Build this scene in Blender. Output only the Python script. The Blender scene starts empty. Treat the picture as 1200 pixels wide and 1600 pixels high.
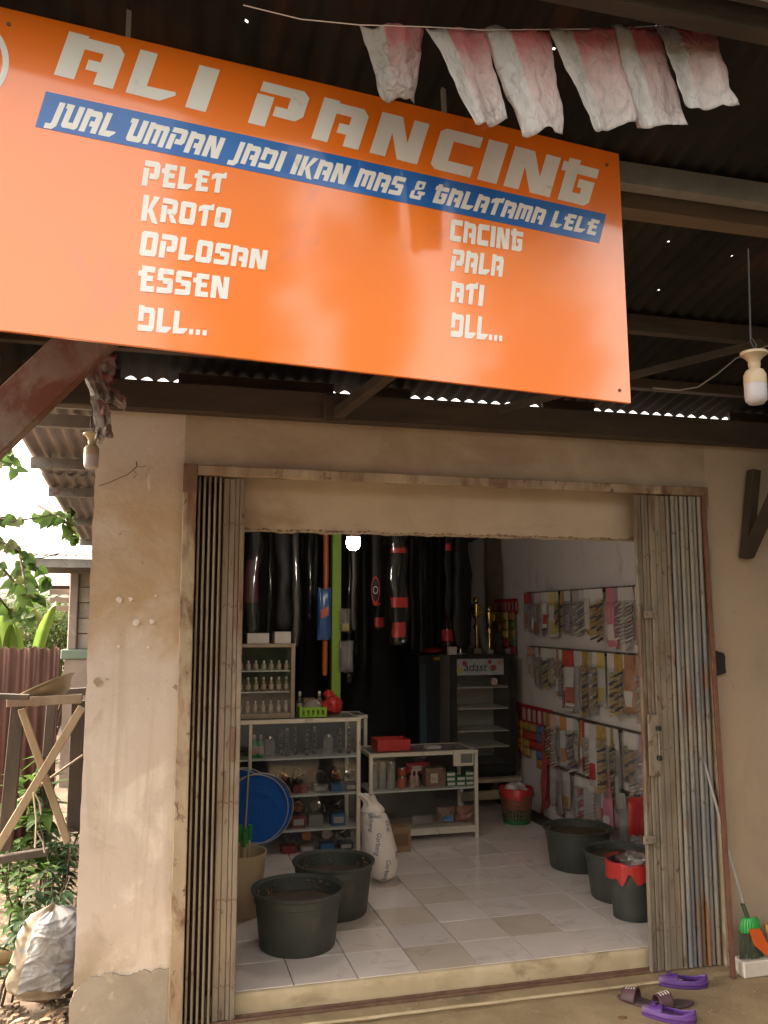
import bpy, math, random
from mathutils import Vector, Matrix, noise
random.seed(7)
R = math.radians
scene = bpy.context.scene
# ------------------------------------------------------------------ camera, sky, sun, exposure
CAM = Vector((-0.672, -4.118, 1.664)); YAW, PITCH, FPX = 0.2602, 0.1228, 1340.0
cd = bpy.data.cameras.new('camera'); cam = bpy.data.objects.new('camera', cd)
scene.collection.objects.link(cam)
cam.location = CAM; cam.rotation_euler = (math.pi/2 + PITCH, 0, -YAW)
cd.sensor_fit = 'VERTICAL'; cd.sensor_height = 24.0; cd.lens = 24.0*FPX/1600.0
cd.clip_start = 0.02; cd.clip_end = 500
scene.camera = cam
SUN_EL, SUN_AZ = 32.0, 300.0          # azimuth clockwise from +Y
w = bpy.data.worlds.new('World'); scene.world = w; w.use_nodes = True
nt = w.node_tree; nt.nodes.clear()
sky = nt.nodes.new('ShaderNodeTexSky'); sky.sky_type = 'NISHITA'; sky.sun_disc = False
sky.sun_elevation = R(SUN_EL); sky.sun_rotation = R(SUN_AZ)
sky.air_density = 1.4; sky.dust_density = 6.0; sky.ozone_density = 0.4
hs = nt.nodes.new('ShaderNodeHueSaturation'); hs.inputs['Saturation'].default_value = 0.25
tint = nt.nodes.new('ShaderNodeMixRGB'); tint.blend_type = 'MULTIPLY'; tint.inputs[0].default_value = 1
tint.inputs[2].default_value = (1.0, 0.90, 0.79, 1)
bg = nt.nodes.new('ShaderNodeBackground'); bg.inputs['Strength'].default_value = 0.15
wo = nt.nodes.new('ShaderNodeOutputWorld')
nt.links.new(sky.outputs[0], hs.inputs['Color']); nt.links.new(hs.outputs[0], tint.inputs[1])
nt.links.new(tint.outputs[0], bg.inputs[0]); nt.links.new(bg.outputs[0], wo.inputs[0])
sl = bpy.data.lights.new('sun', 'SUN'); sl.energy = 1.2; sl.angle = R(15); sl.color = (1.0, 0.90, 0.76)
so = bpy.data.objects.new('sun', sl); scene.collection.objects.link(so)
so.rotation_euler = (math.pi/2 - R(SUN_EL), 0, math.pi - R(SUN_AZ))
vs = scene.view_settings
vs.view_transform = 'Standard'; vs.look = 'None'; vs.gamma = 1.0; vs.use_curve_mapping = False
vs.exposure = 3.0
scene.cycles.max_bounces = 8; scene.cycles.transparent_max_bounces = 16
scene.cycles.caustics_reflective = False; scene.cycles.caustics_refractive = False

# ------------------------------------------------------------------ layout helpers
_f = Vector((math.sin(YAW)*math.cos(PITCH), math.cos(YAW)*math.cos(PITCH), math.sin(PITCH)))
_r = Vector((math.cos(YAW), -math.sin(YAW), 0)); _u = _r.cross(_f)
def ray(x, y): return _r*(x-600) - _u*(y-800) + _f*FPX
def atY(x, y, Y): d = ray(x, y); return CAM + d*((Y-CAM.y)/d.y)
def atZ(x, y, Z): d = ray(x, y); return CAM + d*((Z-CAM.z)/d.z)
def atX(x, y, X): d = ray(x, y); return CAM + d*((X-CAM.x)/d.x)

COL = scene.collection
class MB:
    def __init__(s): s.v = []; s.f = []; s.m = []; s.uv = None
    def add(s, vs, fs, m=0):
        o = len(s.v); s.v += [tuple(v) for v in vs]
        for f in fs: s.f.append(tuple(i+o for i in f)); s.m.append(m)
        return s
    def box(s, x0, x1, y0, y1, z0, z1, m=0, M=None):
        vs = [Vector((x, y, z)) for z in (z0, z1) for y in (y0, y1) for x in (x0, x1)]
        if M: vs = [M @ v for v in vs]
        return s.add(vs, [(0,2,3,1),(4,5,7,6),(0,1,5,4),(2,6,7,3),(0,4,6,2),(1,3,7,5)], m)
    def bar(s, a, b, w, h, up=(0,0,1), m=0, roll=0):
        a, b = Vector(a), Vector(b); d = (b-a); L = d.length; d.normalize()
        x = d.cross(Vector(up)).normalized(); z = x.cross(d)
        M = Matrix((x, d, z)).transposed().to_4x4(); M.translation = a
        if roll: M = M @ Matrix.Rotation(roll, 4, 'Y')
        return s.box(-w/2, w/2, 0, L, -h/2, h/2, m, M)
    def tube(s, pts, r, n=8, m=0, cap=True):
        pts = [Vector(p) for p in pts]; k = len(pts)
        rs = r if isinstance(r, (list, tuple)) else [r]*k
        vs = []; t0 = (pts[1]-pts[0]).normalized()
        ref = Vector((0,0,1)) if abs(t0.z) < .9 else Vector((1,0,0))
        x = t0.cross(ref).normalized()
        for i in range(k):
            t = (pts[min(i+1,k-1)]-pts[max(i-1,0)]).normalized()
            x = (x - t*x.dot(t)).normalized(); y = t.cross(x)
            for j in range(n):
                a = 2*math.pi*j/n; vs.append(pts[i] + (x*math.cos(a)+y*math.sin(a))*rs[i])
        fs = [(i*n+j, i*n+(j+1)%n, (i+1)*n+(j+1)%n, (i+1)*n+j) for i in range(k-1) for j in range(n)]
        if cap: fs += [tuple(range(n-1,-1,-1)), tuple((k-1)*n+j for j in range(n))]
        return s.add(vs, fs, m)
    def lathe(s, prof, n=20, c=(0,0,0), m=0, M=None, sx=1, sy=1, cap=True):
        c = Vector(c); vs = []
        for (r, z) in prof:
            for j in range(n):
                a = 2*math.pi*j/n; v = Vector((r*math.cos(a)*sx, r*math.sin(a)*sy, z))
                vs.append((M @ v if M else v) + c)
        k = len(prof)
        fs = [(i*n+j, i*n+(j+1)%n, (i+1)*n+(j+1)%n, (i+1)*n+j) for i in range(k-1) for j in range(n)]
        if cap:
            if prof[0][0] > 1e-5: fs.append(tuple(range(n-1,-1,-1)))
            if prof[-1][0] > 1e-5: fs.append(tuple((k-1)*n+j for j in range(n)))
        return s.add(vs, fs, m)
    def grid(s, fn, nu, nv, m=0, closed=False):
        vs = [fn(i/nu, j/nv) for j in range(nv+1) for i in range(nu+1)]
        fs = [(j*(nu+1)+i, j*(nu+1)+i+1, (j+1)*(nu+1)+i+1, (j+1)*(nu+1)+i) for j in range(nv) for i in range(nu)]
        return s.add(vs, fs, m)
    def prism(s, poly, ext, m=0):
        n = len(poly); P = [Vector(p) for p in poly]; e = Vector(ext)
        vs = P + [p+e for p in P]
        fs = [tuple(range(n)), tuple(range(2*n-1, n-1, -1))] + [(i, i+n, (i+1)%n+n, (i+1)%n) for i in range(n)]
        return s.add(vs, fs, m)
    def mesh(s, name, mats):
        me = bpy.data.meshes.new(name); me.from_pydata(s.v, [], s.f)
        mats = mats if isinstance(mats, (list, tuple)) else [mats]
        for mm in mats: me.materials.append(mm)
        me.polygons.foreach_set('material_index', s.m)
        if s.uv:
            l = me.uv_layers.new(name='UVMap')
            for lp in me.loops: l.data[lp.index].uv = s.uv[lp.vertex_index]
        me.validate(); me.update(); return me
    def build(s, name, mats, parent=None, world=True, smooth=None, bevel=0, solid=0, recalc=False):
        if parent is not None and world:
            L = parent_loc(parent); s.v = [(a-L.x, b-L.y, c-L.z) for a, b, c in s.v]
        elif parent is None and world:
            c = base_of(s.v); s.v = [(a-c.x, b-c.y, z-c.z) for a, b, z in s.v]
        me = s.mesh(name, mats); o = bpy.data.objects.new(name, me); COL.objects.link(o)
        if parent is None and world: o.location = c
        if parent is not None: o.parent = parent
        if recalc:
            import bmesh
            b = bmesh.new(); b.from_mesh(me); bmesh.ops.recalc_face_normals(b, faces=b.faces); b.to_mesh(me); b.free()
        if smooth is not None:
            me.polygons.foreach_set('use_smooth', [True]*len(me.polygons))
            if smooth < 180:
                try: me.set_sharp_from_angle(angle=R(smooth))
                except Exception: pass
        if bevel:
            b = o.modifiers.new('bevel', 'BEVEL'); b.width = bevel; b.segments = 1; b.limit_method = 'ANGLE'
        if solid:
            b = o.modifiers.new('solid', 'SOLIDIFY'); b.thickness = solid; b.offset = 0
        return o
def base_of(vs):
    xs = [v[0] for v in vs]; ys = [v[1] for v in vs]; zs = [v[2] for v in vs]
    return Vector(((min(xs)+max(xs))/2, (min(ys)+max(ys))/2, min(zs)))
def parent_loc(p):
    L = Vector((0,0,0))
    while p is not None: L += p.location; p = p.parent
    return L
def tag(o, label, cat, group=None):
    o['label'] = label; o['category'] = cat
    if group: o['group'] = group
    return o
def thing(name, label, cat, loc=(0,0,0), rz=0, group=None):
    o = bpy.data.objects.new(name, None); COL.objects.link(o); o.empty_display_size = .1
    o.location = loc; o.rotation_euler = (0,0,rz); return tag(o, label, cat, group)
def struct(o, kind='structure'): o['kind'] = kind; return o
def copy_tree(o, parent=None):
    c = o.copy(); COL.objects.link(c)
    if parent is not None: c.parent = parent
    for ch in list(o.children): copy_tree(ch, c)
    return c

# ------------------------------------------------------------------ materials
MATS = {}
def mat(name, c, c2=None, rough=.6, scale=6, bump=0, bscale=60, metal=0, stretch=(1,1,1), lo=.35, hi=.65,
        layers=(), rand=0, coat=0, spec=.5, trans=0, emis=None, detail=6, world=False, rvar=0):
    if name in MATS: return MATS[name]
    m = bpy.data.materials.new(name); m.use_nodes = True; MATS[name] = m
    t = m.node_tree; b = t.nodes['Principled BSDF']; N = t.nodes.new; Lk = t.links.new
    b.inputs['Roughness'].default_value = rough; b.inputs['Metallic'].default_value = metal
    b.inputs['Specular IOR Level'].default_value = spec; b.inputs['Coat Weight'].default_value = coat
    if trans: b.inputs['Transmission Weight'].default_value = trans
    tc = N('ShaderNodeTexCoord'); src = tc.outputs['Object']
    if world: src = N('ShaderNodeNewGeometry').outputs['Position']
    if rand:
        oi = N('ShaderNodeObjectInfo'); ad = N('ShaderNodeVectorMath'); ad.operation = 'ADD'
        sc_ = N('ShaderNodeVectorMath'); sc_.operation = 'SCALE'; sc_.inputs[3].default_value = 37.0
        cb = N('ShaderNodeCombineXYZ'); Lk(oi.outputs['Random'], cb.inputs[0]); Lk(oi.outputs['Random'], cb.inputs[2])
        Lk(cb.outputs[0], sc_.inputs[0]); Lk(src, ad.inputs[0]); Lk(sc_.outputs[0], ad.inputs[1]); src = ad.outputs[0]
    def nz(scale, stretch, det=detail, dist=.3):
        mp = N('ShaderNodeMapping'); mp.inputs['Scale'].default_value = stretch; Lk(src, mp.inputs['Vector'])
        n = N('ShaderNodeTexNoise'); n.inputs['Scale'].default_value = scale; n.inputs['Detail'].default_value = det
        n.inputs['Roughness'].default_value = .62; n.inputs['Distortion'].default_value = dist
        Lk(mp.outputs[0], n.inputs['Vector']); return n
    c4 = lambda q: (q[0], q[1], q[2], 1)
    col = None
    if c2 is not None:
        n = nz(scale, stretch); rp = N('ShaderNodeValToRGB')
        rp.color_ramp.elements[0].position = lo; rp.color_ramp.elements[1].position = hi
        rp.color_ramp.elements[0].color = c4(c); rp.color_ramp.elements[1].color = c4(c2)
        Lk(n.outputs['Fac'], rp.inputs[0]); col = rp.outputs[0]
    for (lc, ls, l0, l1, lst, *zr) in layers:
        n = nz(ls, lst, 8, .6); mr = N('ShaderNodeMapRange'); mr.inputs[1].default_value = l0; mr.inputs[2].default_value = l1
        Lk(n.outputs['Fac'], mr.inputs[0]); fac = mr.outputs[0]
        if zr:      # only inside a height band (z0 -> z1), with the edge broken by the same noise
            sp = N('ShaderNodeSeparateXYZ'); Lk(src, sp.inputs[0])
            for k in range(0, len(zr), 2):
                m2 = N('ShaderNodeMapRange'); m2.inputs[1].default_value = zr[k]; m2.inputs[2].default_value = zr[k+1]
                aa = N('ShaderNodeMath'); aa.operation = 'MULTIPLY_ADD'; Lk(n.outputs['Fac'], aa.inputs[0]); aa.inputs[1].default_value = .5
                Lk(sp.outputs[2], aa.inputs[2]); Lk(aa.outputs[0], m2.inputs[0])
                mm = N('ShaderNodeMath'); mm.operation = 'MULTIPLY'; Lk(fac, mm.inputs[0]); Lk(m2.outputs[0], mm.inputs[1]); fac = mm.outputs[0]
        mx = N('ShaderNodeMixRGB'); Lk(fac, mx.inputs[0]); mx.inputs[2].default_value = c4(lc)
        if col is None: mx.inputs[1].default_value = c4(c)
        else: Lk(col, mx.inputs[1])
        col = mx.outputs[0]
    if rand:
        if col is None:
            rgb = N('ShaderNodeRGB'); rgb.outputs[0].default_value = c4(c); col = rgb.outputs[0]
        h = N('ShaderNodeHueSaturation'); mr = N('ShaderNodeMapRange'); mr.inputs[3].default_value = 1-rand; mr.inputs[4].default_value = 1+rand
        Lk(oi.outputs['Random'], mr.inputs[0]); Lk(mr.outputs[0], h.inputs['Value']); Lk(col, h.inputs['Color']); col = h.outputs[0]
    if col is None: b.inputs['Base Color'].default_value = c4(c)
    else: Lk(col, b.inputs['Base Color'])
    if rvar:
        n = nz(scale*2.3, stretch); mr = N('ShaderNodeMapRange'); mr.inputs[3].default_value = max(.02, rough-rvar); mr.inputs[4].default_value = min(1, rough+rvar)
        Lk(n.outputs['Fac'], mr.inputs[0]); Lk(mr.outputs[0], b.inputs['Roughness'])
    if bump:
        n = nz(bscale, stretch); bp = N('ShaderNodeBump'); bp.inputs['Strength'].default_value = bump; bp.inputs['Distance'].default_value = .01
        Lk(n.outputs['Fac'], bp.inputs['Height']); Lk(bp.outputs[0], b.inputs['Normal'])
    if emis: b.inputs['Emission Color'].default_value = c4(c); b.inputs['Emission Strength'].default_value = emis
    return m
def thin(name, c, fac=.3, rough=.15, gl=.25):
    """thin film or pane: mostly clear, part diffuse tint, part gloss"""
    if name in MATS: return MATS[name]
    m = bpy.data.materials.new(name); m.use_nodes = True; MATS[name] = m
    t = m.node_tree; t.nodes.clear(); N = t.nodes.new; Lk = t.links.new
    tr = N('ShaderNodeBsdfTransparent'); tr.inputs[0].default_value = (.96,.96,.95,1)
    df = N('ShaderNodeBsdfDiffuse'); df.inputs[0].default_value = (*c, 1)
    g = N('ShaderNodeBsdfGlossy'); g.inputs['Roughness'].default_value = rough; g.inputs[0].default_value = (.9,.9,.9,1)
    bp = N('ShaderNodeBump'); nz = N('ShaderNodeTexNoise'); nz.inputs['Scale'].default_value = 18; nz.inputs['Detail'].default_value = 3
    bp.inputs['Strength'].default_value = .6 if gl > .12 else .0; bp.inputs['Distance'].default_value = .02
    Lk(nz.outputs[0], bp.inputs['Height']); Lk(bp.outputs[0], g.inputs['Normal'])
    lw = N('ShaderNodeLayerWeight'); lw.inputs[0].default_value = .25
    mr = N('ShaderNodeMapRange'); mr.inputs[3].default_value = gl*.35; mr.inputs[4].default_value = min(1, gl*2.5); Lk(lw.outputs[0], mr.inputs[0])
    a = N('ShaderNodeMixShader'); a.inputs[0].default_value = fac; Lk(tr.outputs[0], a.inputs[1]); Lk(df.outputs[0], a.inputs[2])
    b = N('ShaderNodeMixShader'); Lk(mr.outputs[0], b.inputs[0]); Lk(a.outputs[0], b.inputs[1]); Lk(g.outputs[0], b.inputs[2])
    o = N('ShaderNodeOutputMaterial'); Lk(b.outputs[0], o.inputs[0]); return m
def leafmat(name, c, c2, tl=.35):
    if name in MATS: return MATS[name]
    m = mat(name, c, c2, rough=.55, scale=3, spec=.25)
    t = m.node_tree; b = t.nodes['Principled BSDF']; o = t.nodes['Material Output']
    tr = t.nodes.new('ShaderNodeBsdfTranslucent'); mx = t.nodes.new('ShaderNodeMixShader'); mx.inputs[0].default_value = tl
    for l in list(t.links):
        if l.to_socket == b.inputs['Base Color']: t.links.new(l.from_socket, tr.inputs[0])
    t.links.new(b.outputs[0], mx.inputs[1]); t.links.new(tr.outputs[0], mx.inputs[2]); t.links.new(mx.outputs[0], o.inputs[0])
    return m

def zs(*a): return a
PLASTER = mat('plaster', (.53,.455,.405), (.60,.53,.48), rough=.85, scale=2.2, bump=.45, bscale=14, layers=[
    ((.44,.33,.215), 1.6, .32, .55, (1,1,1.3), 1.84, 1.96, 2.85, 2.55),
    ((.66,.60,.54), 3.0, .52, .62, (1,1,1), 1.65, 1.5),
    ((.36,.30,.24), 5.0, .60, .74, (1,1,.6)),
    ((.33,.27,.19), 5.0, .46, .64, (1,1,.6), .80, .60),
    ((.46,.385,.315), 5., .56, .72, (1.6,1,.10)), ((.30,.235,.165), 40., .60, .68, (1,1,.6), .75, .35), ((.66,.60,.54), 9., .67, .71, (1,1,.7)),
    ((.25,.20,.16), 26., .66, .74, (1,1,1))])
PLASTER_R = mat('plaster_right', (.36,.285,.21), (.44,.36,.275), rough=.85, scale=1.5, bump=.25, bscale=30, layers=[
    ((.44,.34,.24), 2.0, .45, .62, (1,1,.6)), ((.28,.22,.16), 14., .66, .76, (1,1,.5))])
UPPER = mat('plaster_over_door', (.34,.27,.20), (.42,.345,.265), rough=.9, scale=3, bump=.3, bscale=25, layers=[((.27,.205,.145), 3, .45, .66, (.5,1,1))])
LINTEL = mat('lintel_plaster', (.42,.35,.265), (.50,.43,.34), rough=.85, scale=3, bump=.2, bscale=25, layers=[((.36,.27,.19), 5, .58, .72, (.3,1,1))])
INNER = mat('inner_wall_paint', (.72,.66,.63), (.77,.71,.68), rough=.7, scale=2, bump=.1, layers=[((.5,.43,.38), 4, .56, .75, (1,1,.6))])
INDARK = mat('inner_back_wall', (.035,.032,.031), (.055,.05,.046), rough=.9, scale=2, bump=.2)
CEMENT = mat('cement_patch', (.27,.24,.20), (.36,.32,.27), rough=.9, scale=5, bump=.4, bscale=40, layers=[((.48,.43,.36), 9, .60, .70, (1,1,1)), ((.18,.16,.13), 4, .62, .8, (1,1,1))])
CONC = mat('apron_concrete', (.26,.19,.105), (.36,.27,.155), rough=.88, scale=3.2, bump=.35, bscale=50, world=True, layers=[((.17,.125,.07), 1.7, .52, .72, (1,1,1)), ((.46,.37,.24), 9, .62, .75, (1,1,1))])
SILL = mat('sill_cement', (.47,.37,.23), (.58,.48,.32), rough=.8, scale=6, bump=.3, bscale=40, layers=[((.30,.22,.13), 7, .56, .74, (.5,1,1)), ((.2,.14,.09), 22, .66, .74, (1,1,1))])
RUSTY = mat('rusty_rail', (.14,.075,.05), (.22,.13,.085), rough=.8, scale=14, bump=.4, metal=.2)
GATE = mat('gate_cream_paint', (.165,.138,.108), (.28,.24,.185), rough=.6, scale=5, stretch=(1,1,.35), bump=.15, bscale=40, rvar=.15, layers=[
    ((.15,.085,.05), 6.5, .51, .64, (1,1,.22)), ((.10,.05,.03), 24, .60, .68, (1,1,.5)), ((.16,.13,.10), 9, .56, .72, (1,1,.08)), ((.33,.22,.11), 4, .50, .72, (1,1,.3), .55, .2)])
GATEB = mat('gate_bluegrey_paint', (.145,.16,.18), (.27,.245,.205), rough=.55, scale=4, stretch=(1,1,.3), bump=.15, bscale=40, lo=.42, hi=.58, layers=[
    ((.21,.10,.05), 8, .54, .64, (1,1,.25)), ((.30,.16,.06), 5, .45, .62, (1,1,.3), .6, .2), ((.08,.045,.03), 30, .60, .68, (1,1,.6)), ((.13,.11,.09), 9, .58, .72, (1,1,.08))])
GATED = mat('gate_inner_brown', (.075,.035,.028), (.13,.07,.05), rough=.7, scale=7, stretch=(1,1,.3))
FRAME = mat('frame_cream_paint', (.33,.265,.185), (.43,.36,.265), rough=.6, scale=6, bump=.2, bscale=40, stretch=(1,1,.4), layers=[
    ((.15,.07,.035), 6, .50, .60, (1,1,.35)), ((.10,.045,.03), 20, .58, .66, (1,1,.6)), ((.26,.19,.13), 4, .42, .66, (1,1,.3))])
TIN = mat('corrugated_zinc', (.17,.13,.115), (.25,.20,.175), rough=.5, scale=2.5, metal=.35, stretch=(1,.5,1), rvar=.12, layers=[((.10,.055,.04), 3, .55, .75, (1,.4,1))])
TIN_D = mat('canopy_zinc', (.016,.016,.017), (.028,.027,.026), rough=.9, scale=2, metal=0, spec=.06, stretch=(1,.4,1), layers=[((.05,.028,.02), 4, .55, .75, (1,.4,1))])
CHANNEL = mat('galvanised_channel', (.22,.205,.19), (.30,.28,.26), rough=.42, scale=9, metal=.55, rvar=.15, bump=.1, layers=[((.16,.09,.05), 12, .60, .70, (1,1,1))])
TIMBER = mat('timber_dark', (.034,.023,.016), (.060,.042,.029), rough=.85, scale=9, stretch=(.25,1,1), bump=.4, bscale=30)
WOOD = mat('weathered_wood', (.20,.145,.10), (.33,.25,.17), rough=.85, scale=10, stretch=(.6,.6,.12), bump=.5, bscale=40, rand=.15)
ALU = mat('cream_aluminium', (.60,.53,.42), (.68,.61,.50), rough=.4, scale=7, metal=.25, layers=[((.30,.24,.17), 12, .62, .74, (1,1,.5))])
GLASS = thin('cabinet_glass', (.4,.4,.38), .012, .05, .07)
# ================================================================== SETTING: ground, floor
GZ = -0.13
SOIL = mat('soil', (.075,.05,.03), (.14,.095,.06), rough=.95, scale=5, bump=.9, bscale=25, world=True, layers=[((.20,.14,.08), 11, .58, .72, (1,1,1))])
def ground_fn(u, v):
    U = u*2-1; V = v*2-1
    x = -2.5 + (U*3 if abs(U) < .5 else math.copysign(1.5 + ((abs(U)-.5)*2)**3*150, U))
    y = 2 + (V*8 if abs(V) < .5 else math.copysign(4 + ((abs(V)-.5)*2)**3*150, V))
    h = noise.noise((x*1.3, y*1.3, 3))*.035 + noise.noise((x*6, y*6, 1))*.012 if abs(U) < .52 and abs(V) < .52 else 0
    return (x, y, GZ - .03 + h*(1 if x < -.9 else 0))
struct(MB().grid(ground_fn, 90, 110).build('ground', SOIL, smooth=180))
# concrete apron: a slab with a worn lip and a lower step towards the street
b = MB()
b.box(-.95, 4.5, -.185, .0, GZ-.02, -.092)                       # upper ledge under the gate rail
b.box(-.95, 4.5, -2.2, -.186, GZ-.02, -.112)
apron = struct(b.build('concrete_apron', CONC, bevel=.012))
struct(MB().box(-40, 40, -9.0, -2.7, GZ-.06, GZ-.012).build('road', mat('asphalt', (.035,.034,.033), (.055,.052,.05), rough=.9, scale=6, bump=.3)))
lip = MB()
def lip_pt(i): x = .0 + i*.06; return x
pts = []
for i in range(34):
    x = lip_pt(i); pts.append((x, -.186 + noise.noise((x*5, 0, 0))*.006, -.0975))
lip.tube(pts, [.008 + .003*noise.noise((p[0]*9, 1, 0)) for p in pts], 6)
lip.build('worn_edge', SILL, apron, smooth=180)

# shop floor: slab + tiles
slab = struct(MB().box(-.9, 2.6, .004, 4.9, GZ, -.010).build('shop_floor', mat('grout', (.07,.055,.045), rough=.9)))
TW = mat('tile_white', (.72,.625,.57), (.77,.68,.625), rough=.09, scale=5, rand=.05, rvar=.07, layers=[((.54,.46,.41), 7, .54, .74, (1,1,1)), ((.33,.27,.21), 22, .67, .76, (1,1,1))])
TT = mat('tile_tan', (.60,.505,.415), (.65,.555,.46), rough=.13, scale=6, rand=.06, rvar=.07, layers=[((.40,.31,.21), 8, .60, .78, (1,1,1))])
TP = mat('tile_beige', (.68,.58,.51), (.73,.63,.56), rough=.09, scale=6, rand=.05, rvar=.07, layers=[((.44,.36,.29), 8, .60, .78, (1,1,1))])
tile_me = {}
for k, m in (('w', TW), ('t', TT), ('p', TP)):
    t = MB(); e = .0016; h = .0006
    a, c = .1473, .1491
    t.add([(-a,-c,-.012),(a,-c,-.012),(a,c,-.012),(-a,c,-.012),(-a,-c,-.0010),(a,-c,-.0010),(a,c,-.0010),(-a,c,-.0010),
           (-a+.0008,-c+.0006,0),(a-.0008,-c+.0006,0),(a-.0008,c-.0006,0),(-a+.0008,c-.0006,0)],
          [(3,2,1,0),(0,1,5,4),(1,2,6,5),(2,3,7,6),(3,0,4,7),(4,5,9,8),(5,6,10,9),(6,7,11,10),(7,4,8,11),(8,9,10,11)])
    tile_me[k] = t.mesh('tile', m)
tan = {(2,0),(2,2),(4,1),(3,3),(1,2)}
beige = {(1,1),(4,3),(3,1),(5,2),(2,4),(4,5),(6,1),(0,2),(5,6),(1,6),(3,4),(7,5),(2,7)}
for i in range(-3, 9):
    for j in range(15):
        if i == 8 and False: continue
        k = 't' if (i,j) in tan else 'p' if ((i,j) in beige or (j > 7 and random.random() < .3)) else 'w'
        o = bpy.data.objects.new('tile', tile_me[k]); COL.objects.link(o); o.parent = slab
        L = slab.location
        x = .15 + .3*i; y = .15 + .3*j
        if x > 2.5: continue
        o.location = (x-L.x, y-L.y, -L.z + random.uniform(-.0006, .0004)); o.rotation_euler = (random.uniform(-.002,.002), random.uniform(-.002,.002), 0)
# cement nosing under the first tile row, and the gate rail
b = MB()
def sill_fn(u, v):
    x = -.40 + u*2.24; a = v*math.pi/2
    n = noise.noise((x*7, v*2, 0))*.004 + noise.noise((x*31, v*4, 5))*.0015
    prof = [(-.0015,-.003), (-.016,-.004), (-.026,-.012), (-.030,-.05), (-.032,-.092)]
    k = v*4; i = min(3, int(k)); f = k-i
    return (x, prof[i][0]*(1-f)+prof[i+1][0]*f - n, prof[i][1]*(1-f)+prof[i+1][1]*f + n*.3)
b.grid(sill_fn, 120, 8)
gr = MB()
for i in range(420):
    x, y = random.uniform(-.3, 2.3), random.uniform(-.55, -.12); s_ = random.uniform(.0012, .0045)*(1 if random.random() < .9 else 2)
    gr.lathe([(0,-s_*.4),(s_,0),(0,s_*.6)], 5, (x, y, (-.0912 if y > -.18 else -.1112)), sx=random.uniform(.7,1.4))
struct(gr.build('grit', mat('grit', (.20,.15,.10), (.34,.27,.18), rough=.95, scale=40), apron), 'stuff')
# ================================================================== SHOP BUILDING
WY = -.10                              # face of the front wall
shop = thing('shop_building', 'small plastered shop building with wide open doorway and tin roof', 'building', (0.6, -.1, GZ))
b.build('door_sill', SILL, shop, smooth=50)
rail = MB()
for i in range(12):                    # rail with small dents
    pass
rail.box(-.42, 2.1, -.062, -.050, -.0915, -.078); rail.box(-.42, 2.1, -.098, -.088, -.0915, -.080)
rail.build('gate_rail', RUSTY, shop, bevel=.002)
# left pillar : a slightly uneven plaster face
XL = atY(150, 700, WY).x; XJ = atY(280, 1000, WY).x
def face(x0, x1, z0, z1, y, nu, nv, amp=.004, ragged=None):
    def fn(u, v):
        x = x0+(x1-x0)*u; z = z0+(z1-z0)*v
        n = noise.noise((x*3, z*3, 1))*amp + noise.noise((x*14, z*14, 2))*amp*.3
        if ragged == 'l' and u == 0: x += noise.noise((0, z*9, 4))*.006 + noise.noise((0, z*30, 4))*.003
        return (x, y+n, z)
    return fn
p = MB(); nu, nv = 14, 70
fn = face(XL, XJ, GZ-.05, 2.70, WY, nu, nv, ragged='l'); p.grid(fn, nu, nv)
edge = [fn(0, j/nv) for j in range(nv+1)]
o = len(p.v); p.v += [tuple(e) for e in edge] + [(e[0]+.0, WY+.16, e[2]) for e in edge]
for j in range(nv): p.f.append((o+j, o+j+1, o+nv+1+j+1, o+nv+1+j)); p.m.append(0)
p.box(XL+.008, XJ, WY+.02, WY+.16, GZ-.05, 2.70)
pillar = p.build('front_pillar', PLASTER, shop, smooth=40)
# cement patch at the foot: irregular slab 6 mm proud
def onwall(x, y, dy=0): q = atY(x, y, WY); return (q.x, WY-dy, q.z)
out = [(108,1640),(108,1570),(118,1545),(140,1528),(162,1522),(190,1524),(215,1518),(236,1517),(250,1512),(268,1513),(272,1520),(272,1640)]
pl = []
for i, a in enumerate(out):
    bb = out[(i+1) % len(out)]
    for k in range(9):
        t = k/9; pl.append((a[0]+(bb[0]-a[0])*t + random.uniform(-1.2,1.2)*(1 < i < 10), a[1]+(bb[1]-a[1])*t + (random.uniform(-2,2)+5*noise.noise((i+t, 3, 1)))*(1 < i < 10)))
MB().prism([onwall(x, y, .0065) for x, y in pl][::-1], (0,.010,0)).build('cement_patch', CEMENT, pillar, recalc=True)
# lighter and darker skim coats with shaped edges (old paint), 1.5 mm proud
def skim(pts_, m, d, name='paint_patch', n=4, jit=2):
    pl = []
    for i, a in enumerate(pts_):
        bb = pts_[(i+1) % len(pts_)]
        for k in range(n):
            t = k/n; pl.append((a[0]+(bb[0]-a[0])*t+random.uniform(-jit,jit), a[1]+(bb[1]-a[1])*t+random.uniform(-jit,jit)))
    return MB().prism([onwall(x, y, d) for x, y in pl][::-1], (0,d*.9,0)).build(name, m, pillar, recalc=True)
PATCHW = mat('old_paint_white', (.75,.70,.66), (.66,.60,.54), rough=.8, scale=30)
PATCHD = mat('exposed_cement', (.30,.22,.15), (.42,.33,.25), rough=.9, scale=30, bump=.3)
for (x, y, r) in [(186,937,5),(204,936,4),(213,972,6),(237,971,4.5),(243,931,2),(185,1010,2.5),(231,1011,2.5)]:
    pts_ = [(x+math.cos(a)*r*random.uniform(.6,1.15), y+math.sin(a)*r*random.uniform(.6,1.2)) for a in [k*math.pi/5 for k in range(10)]]
    skim(pts_, PATCHW, .007, 'paint_chip', 1, 0)
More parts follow.
